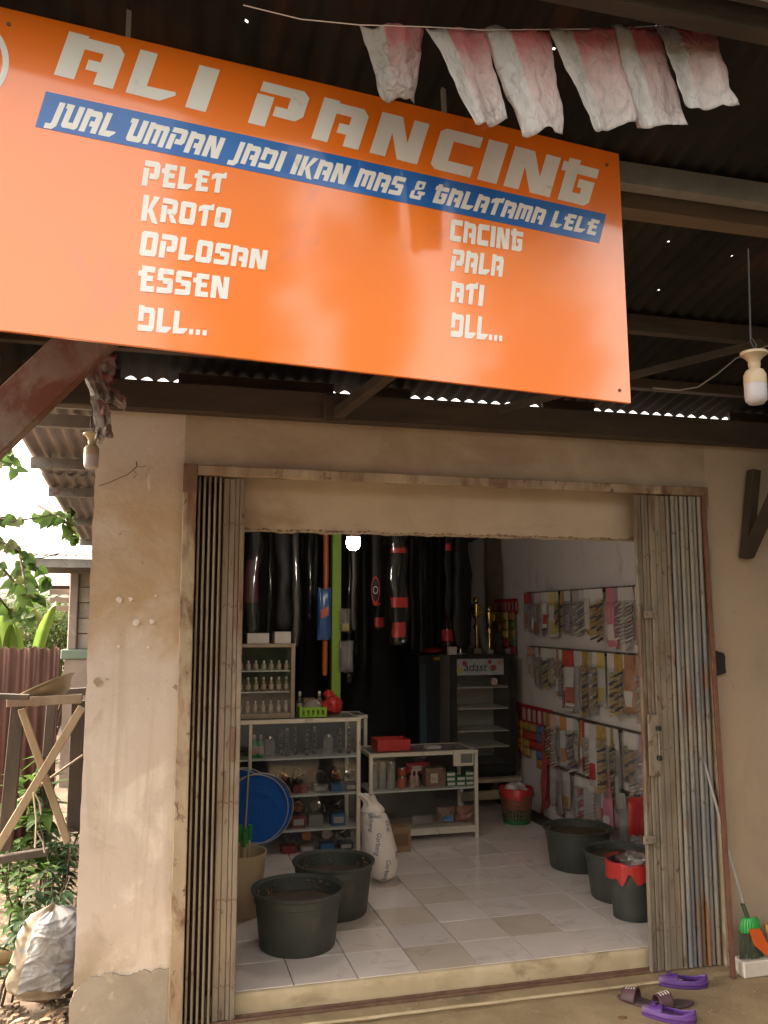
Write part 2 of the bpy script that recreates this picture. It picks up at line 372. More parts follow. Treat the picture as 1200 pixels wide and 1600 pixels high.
for (x, y, r) in [(152,1066,7),(277,1074,6),(167,1061,1.5),(279,1056,2),(280,1068,2)]:
    pts_ = [(x+math.cos(a)*r*random.uniform(.6,1.3), y+math.sin(a)*r*random.uniform(.5,1.1)) for a in [k*math.pi/6 for k in range(12)]]
    skim(pts_, PATCHD, .007, 'chipped_hole', 1, 0)
# dry tendril stuck on the wall
tw = MB()
tw.tube([onwall(x, y, .012) for x, y in [(155,760),(170,755),(186,748),(200,742),(208,735),(214,729)]], .0018, 5)
tw.tube([onwall(x, y, .014) for x, y in [(208,735),(214,742),(209,747)]], .0014, 5); tw.tube([onwall(x, y, .014) for x, y in [(214,729),(222,731),(228,728)]], .0014, 5)
tw.tube([onwall(x, y, .014) for x, y in [(213,722),(214,729),(211,733)]], .003, 5)
tag(tw.build('dry_tendril', mat('dry_twig', (.12,.08,.05), rough=.9)), 'thin dry tendril clinging to the pale pillar above the gate frame', 'twig')
# right wall of the facade
XR = atY(1108, 900, WY).x
p = MB(); p.grid(face(XR, 4.6, GZ-.05, 2.70, WY, 30, 40), 30, 40); p.box(XR, 4.6, WY+.02, WY+.16, GZ-.05, 2.70)
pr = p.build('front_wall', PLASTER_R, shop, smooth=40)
# wall over the doorway and lintel band
ZF = 2.365
p = MB(); p.grid(face(XJ, XR, ZF, 2.70, WY, 40, 8), 40, 8); p.box(XJ, XR, WY+.02, WY+.16, ZF, 2.70)
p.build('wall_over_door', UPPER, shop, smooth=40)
p = MB(); LX0, LX1 = -.46, 1.95
def lin(u, v):
    x = LX0+(LX1-LX0)*u; z = 2.09+.26*v
    if v == 0: z += noise.noise((x*9, 0, 0))*.008 + noise.noise((x*33, 0, 0))*.005
    return (x, .03 + noise.noise((x*2, z*2, 8))*.004, z)
p.grid(lin, 160, 6)
p.grid(lambda u, v: (LX0+(LX1-LX0)*u, .03+.14*v, lin(u, 0)[2]), 160, 1)
p.box(LX0, LX1, .05, .17, 2.12, 2.5)
p.build('lintel', LINTEL, shop, smooth=60)
p = MB()
for i in range(150):
    x = LX0 + .05 + random.random()*(LX1-LX0-.1); s = random.uniform(.004, .014)
    zz = lin((x-LX0)/(LX1-LX0), 0)[2]
    p.lathe([(0,-s*.6),(s,-s*.1),(s*.8,s*.4),(0,s*.5)], 5, (x, .028+random.random()*.02, zz))
struct(p.build('lintel_crumbs', mat('rough_mortar', (.20,.14,.09), (.3,.22,.15), rough=.95, scale=30), shop), 'stuff')
# inner walls
b = MB().box(2.602, 2.75, .08, 4.9, GZ, 2.6); b.build('right_inner_wall', INNER, shop)
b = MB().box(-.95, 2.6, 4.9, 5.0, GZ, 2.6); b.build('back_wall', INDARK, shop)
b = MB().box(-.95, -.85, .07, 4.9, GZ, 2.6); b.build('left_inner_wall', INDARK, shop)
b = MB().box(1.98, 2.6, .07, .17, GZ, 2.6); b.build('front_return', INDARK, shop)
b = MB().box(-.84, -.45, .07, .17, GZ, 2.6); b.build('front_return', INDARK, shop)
# door frame
fr = MB(); fr.box(XJ-.002, XJ+.058, WY-.030, WY+.02, -.09, ZF); fr.build('frame_jamb', FRAME, shop, bevel=.003)
fr = MB(); fr.box(XJ+.059, XR, WY-.028, WY+.02, ZF-.045, ZF); fr.box(XJ+.059, XR, WY+.021, WY+.13, ZF-.012, ZF)
fr.build('frame_header', FRAME, shop, bevel=.003)
fr = MB(); fr.box(XJ-.004, XJ+.060, WY-.033, WY-.0305, ZF-.13, ZF+.003); fr.build('corner_plate', RUSTY, shop, bevel=.002)
fr = MB(); fr.box(XR-.022, XR+.002, WY-.026, WY+.02, -.09, ZF-.046); fr.build('frame_jamb', FRAME, shop, bevel=.003)
b = MB()
q = atY(270, 1505, WY); b.box(q.x-.012, q.x+.006, WY-.012, WY+.0, q.z-.02, q.z+.02); b.build('anchor_plate', RUSTY, shop, bevel=.002)
# timber wall plate on top of the wall
b = MB(); b.box(XL-.30, 4.6, WY-.085, WY-.006, 2.60, 2.735); b.build('wall_plate', TIMBER, shop, bevel=.006)
# main roof: purlins that stick out past the left wall, corrugated sheets
def zl(y): return 2.66 - .046*y
def corr(b, x0, x1, ys, zf, pitch=.076, amp=.009, skip=(), per=8, m=0):
    n = int((x1-x0)/pitch*per); nx = n+1
    xs = [x0 + i*(x1-x0)/n for i in range(nx)]; o = len(b.v)
    for y in ys:
        for x in xs: b.v.append((x, y, zf(y)+amp*math.sin(2*math.pi*x/pitch)))
    for j in range(len(ys)-1):
        for i in range(n):
            if any(ys[j] <= hy < ys[j+1] and xs[i] <= hx < xs[i+1] for hx, hy in skip): continue
            b.f.append((o+j*nx+i, o+(j+1)*nx+i, o+(j+1)*nx+i+1, o+j*nx+i+1)); b.m.append(m)
XE = -1.42
b = MB(); corr(b, XE, 2.8, [.03, .5, 1.0, 1.5, 1.96], lambda y: zl(y)+.036); b.build('roof_sheet', TIN, shop, smooth=180)
b = MB(); corr(b, XE, 2.8, [1.80, 2.5, 3.2, 4.0, 5.2], lambda y: zl(y)+.022); b.build('roof_sheet', TIN, shop, smooth=180)
def cchan(b, x0, x1, y, z, h=.06, d=.045, t=.004, sgn=1):
    b.box(x0, x1, y-d/2, y-d/2+t, z-h, z); b.box(x0, x1, y-d/2+t, y+d/2, z-h, z-h+t); b.box(x0, x1, y-d/2+t, y+d/2, z-t, z)
    b.box(x0, x1, y+d/2-t, y+d/2, z-h+t, z-h+.016)
for i, (px_, py_) in enumerate([(5,660),(48,727),(76,775),(105,816),(125,850)]):
    q = atX(px_, py_, XE+.01)
    b = MB(); cchan(b, XE+.01, 2.6, q.y, zl(q.y)+.012, h=.062); b.build('purlin', CHANNEL, shop)
b = MB(); cchan(b, XE+.01, 2.6, -.02, zl(0)+.012, h=.05); b.build('purlin', CHANNEL, shop)
# ================================================================== CANOPY over the forecourt
ZC = 2.826
def zcp(y): return ZC - .195*(y-.1)
canopy = thing('canopy', 'dark corrugated tin canopy on steel channels above the shop front', 'canopy', (1.4, -1.3, 2.4))
holes = []
for (hx, hy) in [(387,30),(867,72),(1143,397),(1030,450),(1044,374)]:
    d = ray(hx, hy)                                     # nail holes in the sheet
    t = (ZC+.0195 - CAM.z - .195*CAM.y)/(d.z + .195*d.y); q = CAM + d*t; holes.append((q.x, q.y))
ys = sorted(set([-2.40, -2.2, -1.5, -.8, -.3, .12] + [h[1]-.0035 for h in holes] + [h[1]+.0035 for h in holes]))
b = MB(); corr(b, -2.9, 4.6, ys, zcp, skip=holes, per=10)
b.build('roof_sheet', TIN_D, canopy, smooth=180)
for y in (-2.33, -1.72, -.86, -.30):
    b = MB(); cchan(b, -2.88, 4.6, y, zcp(y)-.022, h=.075 if y != -.30 else .05, d=.05); b.build('purlin', TIMBER if y != -1.72 else CHANNEL, canopy)
for (a_, c_) in ((-200,188), (278,520), (560,640), (845,925), (1135,1500)):
    xa_, xb_ = atY(a_, 610, .02).x, atY(c_, 610, .02).x; b = MB(); b.box(xa_, xb_, .0, .02, 2.70, 2.83); b.build('gap_board', TIMBER, canopy)
# main channel behind the sign
q0, q1 = atY(970, 250, -1.62), atY(970, 300, -1.62)
zt, zb = q0.z, q1.z
b = MB(); b.box(-1.4, 4.6, -1.665, -1.66, zb, zt); b.box(-1.4, 4.6, -1.66, -1.585, zt-.004, zt); b.box(-1.4, 4.6, -1.66, -1.585, zb, zb+.005)
b.box(-1.4, 4.6, -1.672, -1.6655, zb-.001, zb+.014); b.build('main_channel', CHANNEL, canopy, bevel=.002)
b = MB(); b.box(-1.4, 4.6, -1.63, -1.55, zb-.06, zb-.002); b.build('timber_batten', mat('timber_mid', (.09,.062,.042), (.13,.092,.065), rough=.85, scale=9, stretch=(.25,1,1)), canopy)
# rafters
for x in (-1.38, 2.85):
    b = MB(); b.bar((x, -2.38, zcp(-2.38)-.15), (x, -.12, zcp(-.12)-.13), .05, .09); b.build('rafter', TIMBER, canopy)
# diagonal channel at the left, knee braces on the wall
a, c = atY(-170, 818, -1.45), atY(190, 475, -1.45)
b = MB(); b.bar(a, c, .006, .135, up=(0,1,0), roll=math.pi/2)
n = (c-a).normalized(); s = Vector((-n.z, 0, n.x))
for k in (-1, 1): b.bar(a+s*.0665*k+Vector((0,.032,0)), c+s*.0665*k+Vector((0,.032,0)), .006, .06, up=(0,1,0))
b.build('diagonal_channel', mat('dull_channel', (.15,.12,.10), (.22,.18,.15), rough=.6, scale=7, metal=.25, rvar=.12, layers=[((.13,.05,.035), 5, .5, .62, (1,1,1))]), canopy, bevel=.002)
a, c = atY(520, 652, -.16), atY(640, 560, -.75); b = MB(); b.bar(a, c, .05, .05); b.build('knee_brace', TIMBER, canopy, bevel=.003)
b = MB(); q = atY(525, 645, -.19); b.box(q.x-.06, q.x+.05, -.215, -.187, q.z-.05, q.z+.08); b.build('brace_block', TIMBER, canopy, bevel=.003)
a, c = atY(1168, 868, WY-.03), atY(1290, 600, WY-.75); b = MB(); b.bar(a, c, .055, .05); b.build('knee_brace', TIMBER, canopy, bevel=.003)
a, c = atY(1178, 735, WY-.05), atY(1166, 872, WY-.05); b = MB(); b.bar(a, c, .05, .06, up=(0,1,0)); b.build('wall_cleat', TIMBER, canopy, bevel=.003)
a, c = atY(780, 640, -.6), atY(1190, 535, -.95); b = MB(); b.bar(a, c, .03, .03); b.build('tie_strut', TIMBER, canopy)
b = MB(); b.box(-2.9, 4.6, -2.425, -2.405, zcp(-2.4)-.09, zcp(-2.4)+.01); b.build('front_gutter', TIMBER, canopy)
b = MB(); b.bar((-2.91, -2.40, zcp(-2.40)-.08), (-2.91, .1, zcp(.1)-.08), .012, .18); b.build('side_fascia', CHANNEL, canopy)
# far posts that carry the canopy front, outside the picture to both sides
POST = mat('steel_post', (.25,.23,.21), (.32,.29,.26), rough=.5, metal=.5)
for x in (-2.8, 4.3):
    b = MB(); b.box(x-.04, x+.04, -2.38, -2.30, GZ, zcp(-2.34)-.1); b.build('post', POST, canopy)
# ================================================================== FOLDING GATES
def gate_left():
    g = thing('folding_gate', 'cream rusty folding gate pushed open against the left pillar', 'gate', (-.40, -.08, -.085))
    x0 = XJ+.064; ztop = ZF-.05
    b = MB(); b.box(x0-.006, x0+.150, -.005, .03, -.07, ztop-.01); b.build('back_leaf', GATED, g)
    for i in range(5):                                  # folded slats seen edge on
        x = x0 + .008 + i*.0240
        b = MB(); y0 = -.112 - .004*(i % 2)
        b.tube([(x, y0+.007, -.082), (x, y0+.007, ztop)], .0060, 8)
        b.box(x-.0032, x+.0032, y0+.012, -.006, -.08, ztop)
        b.build('slat', GATE, g, smooth=50)
    for i, (ww, yy) in enumerate([(.027,-.088),(.027,-.084),(.018,-.088),(.022,-.094)]):
        x = x0 + .120 + [0, .0285, .0575, .077][i]
        b = MB(); b.box(x, x+ww, yy, yy+.022, -.082, ztop); st = b.build('strip', GATE, g, bevel=.003)
        r = MB()
        for z in (.06, .42, .84, 1.26, 1.72, 2.1):
            for k in (0, .011):
                r.lathe([(.0042,0),(.0036,.0022),(0,.003)], 7, (x+ww*.35+k, yy-.0005, z+random.uniform(-.006,.006)), M=Matrix.Rotation(R(90), 4, 'X'))
        struct(r.build('rivets', RUSTY, st), 'stuff')
    b = MB(); x = x0+.175; b.box(x, x+.018, -.105, -.089, 1.02, 1.17); b.box(x+.003, x+.014, -.108, -.105, 1.05, 1.08, 0); b.build('lock_plate', RUSTY, g, bevel=.002)
    return g
def gate_right():
    g = thing('folding_gate', 'cream and blue grey folding gate with bolt, pushed open on the right', 'gate', (1.9, -.08, -.085))
    ztop = ZF-.05; X = lambda px_: atY(px_, 1300, -.11).x
    xa, xb, xc = X(1011), X(1062), XR-.028
    b = MB(); b.box(xa+.10, xc, .0, .035, -.07, ztop-.01); b.build('back_leaf', GATED, g)
    ws = [(xa, .014, -.108), (xa+.018, .020, -.098), (xa+.041, .018, -.101), (xa+.062, .018, -.097), (xa+.083, .030, -.107), (xa+.116, (xb-xa-.122)/2, -.103), (xa+.119+(xb-xa-.122)/2, (xb-xa-.122)/2, -.099)]
    for x, ww, yy in ws:
        b = MB(); b.box(x, x+ww, yy, yy+.025, -.085, ztop); st = b.build('strip', GATE, g, bevel=.003)
        r = MB()
        for z in (.1, .5, .98, 1.5, 2.0): r.lathe([(.0042,0),(.0036,.0022),(0,.003)], 7, (x+ww*.5, yy-.0005, z+random.uniform(-.02,.02)), M=Matrix.Rotation(R(90), 4, 'X'))
        struct(r.build('rivets', RUSTY, st), 'stuff')
    n = 8; dx = (xc-xb-.004)/n
    for i in range(n):                                  # round-edged folded slats
        x = xb + dx*(i+.5); yy = -.104 - .008*(i % 2)
        b = MB(); b.tube([(x, yy+.012, -.085), (x+random.uniform(-.001,.001), yy+.012, 1.2), (x, yy+.012, ztop)], dx*.44, 10)
        b.box(x-dx*.2, x+dx*.2, yy+.016, .0, -.083, ztop)
        st = b.build('slat', GATEB if i > 0 else GATE, g, smooth=60)
    # staples, lock plate, bolt
    for py in (960, 1312):
        q = atY(1012, py, -.12); b = MB(); b.box(q.x-.022, q.x+.045, -.128, -.112, q.z-.020, q.z+.018)
        for k in (-.010, .028): b.lathe([(.006,0),(.006,.004)], 8, (q.x+k, -.1285, q.z), 1, M=Matrix.Rotation(R(90), 4, 'X'))
        b.build('staple', [GATE, RUSTY], g, bevel=.003)
    q0, q1 = atY(1012, 1117, -.12), atY(1033, 1212, -.12)
    b = MB(); b.box(q0.x, q1.x, -.124, -.109, q1.z, q0.z); b.build('lock_plate', GATE, g, bevel=.003)
    BL = mat('black_metal', (.02,.018,.017), rough=.5); CH = mat('bright_steel', (.6,.56,.5), rough=.25, metal=1)
    q0, q1 = atY(1028, 1138, -.13), atY(1028, 1184, -.13)
    bolt = MB(); bolt.tube([(q0.x, -.135, q1.z), (q0.x, -.135, q0.z)], .004, 8); bo = bolt.build('bolt', CH, g)
    k = MB()
    for z in (q0.z, q1.z): k.box(q0.x-.012, q0.x+.012, -.146, -.125, z-.012, z+.012)
    k.build('bolt_guide', BL, bo, bevel=.003)
gate_left(); gate_right()
# ================================================================== SIGN
SH = Vector((math.cos(R(5.9)), math.sin(R(5.9)), 0)); SN = Vector((SH.y, -SH.x, 0)); SP = atY(500, 300, -1.95)
def S(x, y, d=0):
    r = ray(x, y); t = (SP-CAM).dot(SN)/r.dot(SN); return CAM + r*t + SN*d
ORANGE = mat('sign_orange_vinyl', (.92,.195,.008), (.95,.22,.011), rough=.30, scale=1.2, coat=1.0, spec=.5, rvar=.05, bump=.10, bscale=1.6, layers=[((.70,.16,.05), 3, .62, .8, (1,1,1)), ((.35,.12,.05), 60, .70, .76, (1,1,1))])
ORANGE.node_tree.nodes['Principled BSDF'].inputs['Coat Roughness'].default_value = .09
ORANGE.node_tree.nodes['Principled BSDF'].inputs['Coat IOR'].default_value = 1.58
SBLUE = mat('sign_blue_vinyl', (.010,.12,.46), (.015,.15,.52), rough=.28, scale=5, coat=.3, layers=[((.15,.22,.38), 9, .64, .75, (1,1,1))])
SWHITE = mat('sign_white_vinyl', (.80,.80,.78), (.84,.84,.82), rough=.32, scale=6, coat=.2, layers=[((.55,.50,.44), 14, .62, .75, (1,1,1))])
SBACK = mat('sign_back', (.35,.33,.3), rough=.6)
tl, tr, br, bl = S(0,10), S(967,240), S(986,630), S(0,516)
ex = .40                                                   # the board runs on past the left of the picture
tl2 = tl + (tl-tr).normalized()*ex; bl2 = bl + (bl-br).normalized()*ex
sign = thing('shop_sign', 'big orange board sign with white letters and a blue stripe hung under the canopy', 'sign', tuple(bl2))
b = MB(); b.prism([tl2, bl2, br, tr], -SN*.012); b.build('board', ORANGE, sign, recalc=True, bevel=.001)
b = MB()
for (a, c) in ((tl2+(bl2-tl2)*.06, tr+(br-tr)*.06), (bl2+(tl2-bl2)*.06, br+(tr-br)*.06), ((tl2+bl2)/2, (tr+br)/2)): b.bar(a-SN*.032, c-SN*.032, .03, .03)
b.build('back_frame', SBACK, sign)
b = MB()
for p_ in (S(700,200), S(200,70)): b = MB(); b.bar(p_-SN*.02, p_-SN*.02+Vector((0,.02,.2)), .012, .012); b.build('hanger', SBACK, sign)
def bil(q, u, v, d): return (q[0]*(1-u)+q[1]*u)*(1-v) + (q[3]*(1-u)+q[2]*u)*v + SN*d
def rect(a, b_, c, d): return [(a,b_),(c,b_),(c,d),(a,d)]
GL = {
 'A': (.94, [rect(0,0,.31,1), rect(.31,.70,.61,.95), [(.61,0),(.92,0),(.92,.80),(.80,.95),(.61,.95)], rect(.42,.27,.61,.50)]),
 'L': (.82, [[(0,.0),(.31,.25),(.31,1),(0,1)], [(0,0),(.60,0),(.84,.20),(.82,.27),(.31,.25)]]),
 'I': (.36, [rect(0,0,.35,1)]),
 'P': (.94, [rect(0,0,.31,.70), rect(.03,.77,.60,1), [(.60,.28),(.80,.28),(.92,.42),(.92,.88),(.80,1),(.60,1)], rect(.38,.28,.60,.51)]),
 'N': (.98, [rect(0,0,.31,1), [(.31,1),(.42,1),(.66,.42),(.66,0),(.55,0),(.31,.58)], rect(.66,0,.97,1)]),
 'C': (.88, [[(0,.10),(.10,0),(.31,0),(.31,1),(.10,1),(0,.90)], rect(.31,0,.84,.26), rect(.31,.74,.86,1)]),
 'G': (.97, [rect(.10,0,.41,1.06), rect(-.02,.72,.10,.95), rect(.41,.72,.94,.95), rect(.41,0,.62,.25), [(.62,0),(.80,0),(.92,.10),(.92,.61),(.62,.61)], rect(.50,.40,.62,.61)]),
 'J': (.62, [[(.28,.12),(.59,.0),(.59,1),(.28,1)], [(0,-.16),(.40,-.16),(.59,0),(.28,.12),(.24,.06),(0,.06)]]),
 'U': (.92, [[(.06,.10),(.16,0),(.36,0),(.36,1),(.06,1)], rect(-.04,.80,.06,1), rect(.36,0,.60,.25), [(.60,0),(.80,0),(.91,.10),(.91,1),(.60,1)]]),
 'M': (1.16, [rect(0,0,.29,1), rect(.29,.74,.43,.96), rect(.43,.1,.71,.96), rect(.71,.74,.84,.96), [(.84,0),(1.13,0),(1.13,.84),(1.04,.96),(.84,.96)]]),
 'D': (.94, [rect(.0,.38,.29,1), rect(.29,.72,.62,.95), [(.62,0),(.80,0),(.92,.12),(.92,.82),(.82,.95),(.62,.95)], rect(.02,0,.62,.24)]),
 'K': (.94, [rect(0,0,.31,1), [(.31,.42),(.58,1),(.92,1),(.56,.50),(.31,.34)], [(.40,.50),(.56,.50),(.96,-.10),(.62,-.06),(.34,.36)]]),
 'S': (.86, [rect(.1,.77,.84,1), [(0,.50),(.30,.50),(.30,.77),(.10,1),(0,.92)], rect(.30,.38,.58,.62), [(.54,.10),(.74,0),(.84,.08),(.84,.54),(.76,.62),(.58,.62)], rect(.0,0,.66,.23)]),
 'T': (.88, [rect(.26,0,.57,.77), [(0,.62),(.26,.72),(.26,.99),(0,.87)], [(.26,.77),(.86,.77),(.86,1.0),(.26,.99)], [(.68,1.0),(.86,1.0),(.86,1.08),(.74,1.08)]]),
 'E': (.86, [rect(.12,0,.42,1), rect(.42,.77,.82,1), rect(.42,.42,.74,.63), rect(-.04,.58,.12,.79), rect(.42,0,.84,.23)]),
 'R': (.94, [rect(0,0,.31,.70), rect(.03,.77,.60,1), [(.60,.42),(.78,.34),(.90,.48),(.90,.88),(.78,1),(.60,1)], rect(.34,.36,.60,.57), [(.44,.36),(.68,.36),(.96,0),(.62,0)]]),
 'O': (.92, [[(0,.10),(.10,0),(.31,0),(.31,1),(.10,1),(0,.90)], rect(.31,0,.60,.25), rect(.31,.75,.60,1), [(.60,0),(.80,0),(.90,.10),(.90,.90),(.80,1),(.60,1)]]),
 '&': (.95, [[(.14,.54),(.24,.48),(.38,.52),(.38,1),(.24,1),(.14,.92)], rect(.38,.84,.58,1), rect(.58,.62,.76,1), [(.38,.50),(.58,.56),(.76,.62),(.38,.68)], [(0,.08),(.1,0),(.24,0),(.24,.48),(.1,.46),(0,.38)], rect(.24,0,.58,.18), rect(.58,0,.78,.42), rect(.44,.28,.94,.45)]),
 '.': (.28, [rect(0,0,.24,.26)]), ' ': (.38, []) }
def text(name, s, quad, slant=.0, gap=.10, spans=None, parent=sign, m=SWHITE, per=True):
    q = [S(*p_, .0012) for p_ in quad]; b = MB()
    adv = [GL[c][0]+gap for c in s]; tot = sum(adv)-gap; x = 0; k = 0
    for ci, c in enumerate(s):
        wd, polys = GL[c]
        for pi, poly in enumerate(polys):
            k += 1; pts_ = []
            for (a, h) in poly:
                if spans: u = (spans[ci][0] + (spans[ci][1]-spans[ci][0])*a/wd); u += slant*h*.1
                else: u = (x + a + slant*h)/(tot + slant)
                pts_.append(bil(q, u, 1-h, .0002*(k % 6)))
            b.prism(pts_[::-1], -SN*.0008)
        x += adv[ci]
        if b.v and (per or ci == len(s)-1): b.build(name, m, parent, recalc=True); b = MB()
def px2u(lst, x0, x1):      # pixel columns on the heading's baseline -> fractions along the board
    f = lambda x: S(x, 117+(x-84)*205/829).dot(SH); f0, f1 = f(x0), f(x1)
    return [((f(a)-f0)/(f1-f0), (f(c)-f0)/(f1-f0)) for a, c in lst]
text('letter', 'ALIPANCING', [(104-20,48-5),(935-20,257),(913,322),(84,117)], slant=.235, spans=px2u([(84,178),(196,268),(289,322),(387,466),(486,561),(577,652),(671,737),(745,776),(786,859),(865,921)], 84, 913))
b = MB(); b.prism([S(*p_, .001) for p_ in [(72,143),(55,198),(936,380),(947,335)]][::-1], -SN*.0006); b.build('blue_stripe', SBLUE, sign, recalc=True)
text('letter', 'JUAL UMPAN JADI IKAN MAS & GALATAMA LELE', [(80,157),(938,345),(933,369),(70,194)], slant=.18, gap=.11)
for s, q in [('PELET', [(225,250),(355,273),(352,303),(221,290)]), ('KROTO', [(223,304),(363,327),(359,357),(220,345)]), ('OPLOSAN', [(221,360),(419,392),(416,422),(217,399)]),
             ('ESSEN', [(217,414),(359,434),(357,468),(215,455)]), ('DLL...', [(216,476),(327,494),(325,525),(214,517)]), ('CACING', [(704,342),(818,362),(817,394),(702,376)]),
             ('PALA', [(706,389),(788,400),(786,433),(703,424)]), ('ATI', [(705,439),(757,446),(755,479),(703,472)]), ('DLL...', [(705,488),(787,500),(786,534),(703,526)])]:
    text('letter', s, q, slant=.06, gap=.12)
# ring emblem at the left end
cq = S(-55, 93, .0012); U_, V_ = (S(14,96,.0012)-cq), (S(-55,24,.0012)-cq); b = MB()
n = 48
vs_ = [cq + U_*math.cos(2*math.pi*i/n)*k + V_*math.sin(2*math.pi*i/n)*k for k in (1, .855) for i in range(n)]
b.add(vs_, [(i, (i+1) % n, n+(i+1) % n, n+i) for i in range(n)]); b.build('ring_emblem', SWHITE, sign, recalc=True)
# nails in the corner and two dark specks
b = MB()
for p_ in [(948,258),(14,38),(968,610)]: b = MB(); b.lathe([(.006,0),(.005,.003),(0,.004)], 8, S(*p_), M=Matrix.Rotation(R(90), 4, 'X')); b.build('nail', RUSTY, sign)


# ================================================================== BUNTING
def flagmat():
    m = bpy.data.materials.new('plastic_flag'); m.use_nodes = True; t = m.node_tree; N = t.nodes.new; Lk = t.links.new
    b = t.nodes['Principled BSDF']; b.inputs['Roughness'].default_value = .38
    uv = N('ShaderNodeUVMap'); sp = N('ShaderNodeSeparateXYZ'); Lk(uv.outputs[0], sp.inputs[0])
    nz = N('ShaderNodeTexNoise'); nz.inputs['Scale'].default_value = 7; nz.inputs['Detail'].default_value = 5
    a = N('ShaderNodeMath'); a.operation = 'MULTIPLY_ADD'; Lk(nz.outputs[0], a.inputs[0]); a.inputs[1].default_value = .55; Lk(sp.outputs[1], a.inputs[2])
    r1 = N('ShaderNodeMapRange'); r1.inputs[1].default_value = .62; r1.inputs[2].default_value = .36; Lk(a.outputs[0], r1.inputs[0])
    r2 = N('ShaderNodeMapRange'); r2.inputs[1].default_value = .36; r2.inputs[2].default_value = .40; Lk(sp.outputs[0], r2.inputs[0])
    mu = N('ShaderNodeMath'); mu.operation = 'MULTIPLY'; Lk(r1.outputs[0], mu.inputs[0]); Lk(r2.outputs[0], mu.inputs[1])
    r3 = N('ShaderNodeMapRange'); r3.inputs[1].default_value = 1.05; r3.inputs[2].default_value = .2; r3.inputs[4].default_value = .75; Lk(sp.outputs[1], r3.inputs[0])
    m3 = N('ShaderNodeMath'); m3.operation = 'MULTIPLY'; Lk(r3.outputs[0], m3.inputs[0]); Lk(r2.outputs[0], m3.inputs[1])
    mx0 = N('ShaderNodeMixRGB'); mx0.inputs[1].default_value = (.58,.57,.56,1); mx0.inputs[2].default_value = (.60,.33,.32,1); Lk(m3.outputs[0], mx0.inputs[0])
    mx = N('ShaderNodeMixRGB'); mx.inputs[2].default_value = (.62,.20,.22,1); Lk(mx0.outputs[0], mx.inputs[1]); Lk(mu.outputs[0], mx.inputs[0])
    n2 = N('ShaderNodeTexNoise'); n2.inputs['Scale'].default_value = 6.5; n2.inputs['Detail'].default_value = 4; n2.inputs['Distortion'].default_value = 1.2; Lk(uv.outputs[0], n2.inputs['Vector'])
    r4 = N('ShaderNodeMapRange'); r4.inputs[1].default_value = .5; r4.inputs[2].default_value = .68; r4.inputs[4].default_value = .55; Lk(n2.outputs[0], r4.inputs[0])
    mg = N('ShaderNodeMixRGB'); mg.inputs[2].default_value = (.38,.35,.34,1); Lk(mx.outputs[0], mg.inputs[1]); Lk(r4.outputs[0], mg.inputs[0])
    Lk(mg.outputs[0], b.inputs['Base Color'])
    bp = N('ShaderNodeBump'); bp.inputs['Strength'].default_value = .9; bp.inputs['Distance'].default_value = .02; Lk(n2.outputs[0], bp.inputs['Height']); Lk(bp.outputs[0], b.inputs['Normal'])
    tr = N('ShaderNodeBsdfTranslucent'); Lk(mg.outputs[0], tr.inputs[0]); ms = N('ShaderNodeMixShader'); ms.inputs[0].default_value = .45
    Lk(b.outputs[0], ms.inputs[1]); Lk(tr.outputs[0], ms.inputs[2]); Lk(ms.outputs[0], t.nodes['Material Output'].inputs[0]); return m
FLAG = flagmat()
def flag(parent, q, Ys, seed, amp=.012, name='flag', curl=0):
    P4 = [atY(p_[0], p_[1], Ys[i]) for i, p_ in enumerate(q)]
    b = MB(); nu, nv = 18, 24; b.uv = []
    for j in range(nv+1):
        for i in range(nu+1):
            u, v = i/nu, j/nv; ew = 1-(1-v)**3 if False else v
            p_ = (P4[0]*(1-u)+P4[1]*u)*(1-v) + (P4[3]*(1-u)+P4[2]*u)*v
            dy = math.sin(u*5.5+seed)*amp*(.5+v) + noise.noise((u*4, v*3, seed))*amp*1.6 + noise.noise((u*11, v*11, seed))*amp*.45
            dy += -curl*(u-.5)**2*4*v
            sag = (noise.noise((u*3, seed, 7))*.02 if j == 0 else 0) + (noise.noise((u*3, seed, 2))*.018 if j == nv else 0)
            side = (noise.noise((v*4, seed, 3))*.008 if i in (0, nu) else 0)
            b.v.append((p_.x+side, p_.y+dy, p_.z+sag)); b.uv.append((u, v))
    b.f = [(j*(nu+1)+i, j*(nu+1)+i+1, (j+1)*(nu+1)+i+1, (j+1)*(nu+1)+i) for j in range(nv) for i in range(nu)]; b.m = [0]*len(b.f)
    return b.build(name, FLAG, parent, smooth=180, solid=.0006)
bun = thing('bunting', 'string of creased white and red plastic flags in front of the sign top', 'bunting', tuple(atY(840, 40, -2.25)))
FY = -2.22
b = MB(); b.tube([atY(x, y, FY-.0) for x, y in [(380,8),(470,30),(562,39),(665,42),(757,47),(858,46),(956,45),(1030,40),(1112,36),(1230,-10)]], .0014, 5); b.build('string', mat('string', (.5,.42,.38), rough=.8), bun)
for i, (q, yy) in enumerate([([(562,38),(662,45),(648,162),(600,152)], (-2.19,-2.19,-2.15,-2.15)), ([(665,42),(757,48),(789,186),(741,198)], (-2.21,-2.21,-2.25,-2.25)),
        ([(757,46),(860,42),(884,206),(818,208)], (-2.21,-2.22,-2.28,-2.27)), ([(858,47),(958,45),(991,194),(926,203)], (-2.22,-2.22,-2.27,-2.27)),
        ([(955,43),(1030,42),(1077,194),(993,203)], (-2.22,-2.22,-2.30,-2.25)), ([(1025,36),(1113,38),(1145,168),(1066,172)], (-2.22,-2.22,-2.30,-2.30))]):
    flag(bun, q, yy, i*3.7+1, .009, curl=.02*(i == 5))
flag(bun, [(-30,-40),(60,-45),(62,20),(-30,30)], (-1.9,-1.9,-1.86,-1.86), 31, .008)
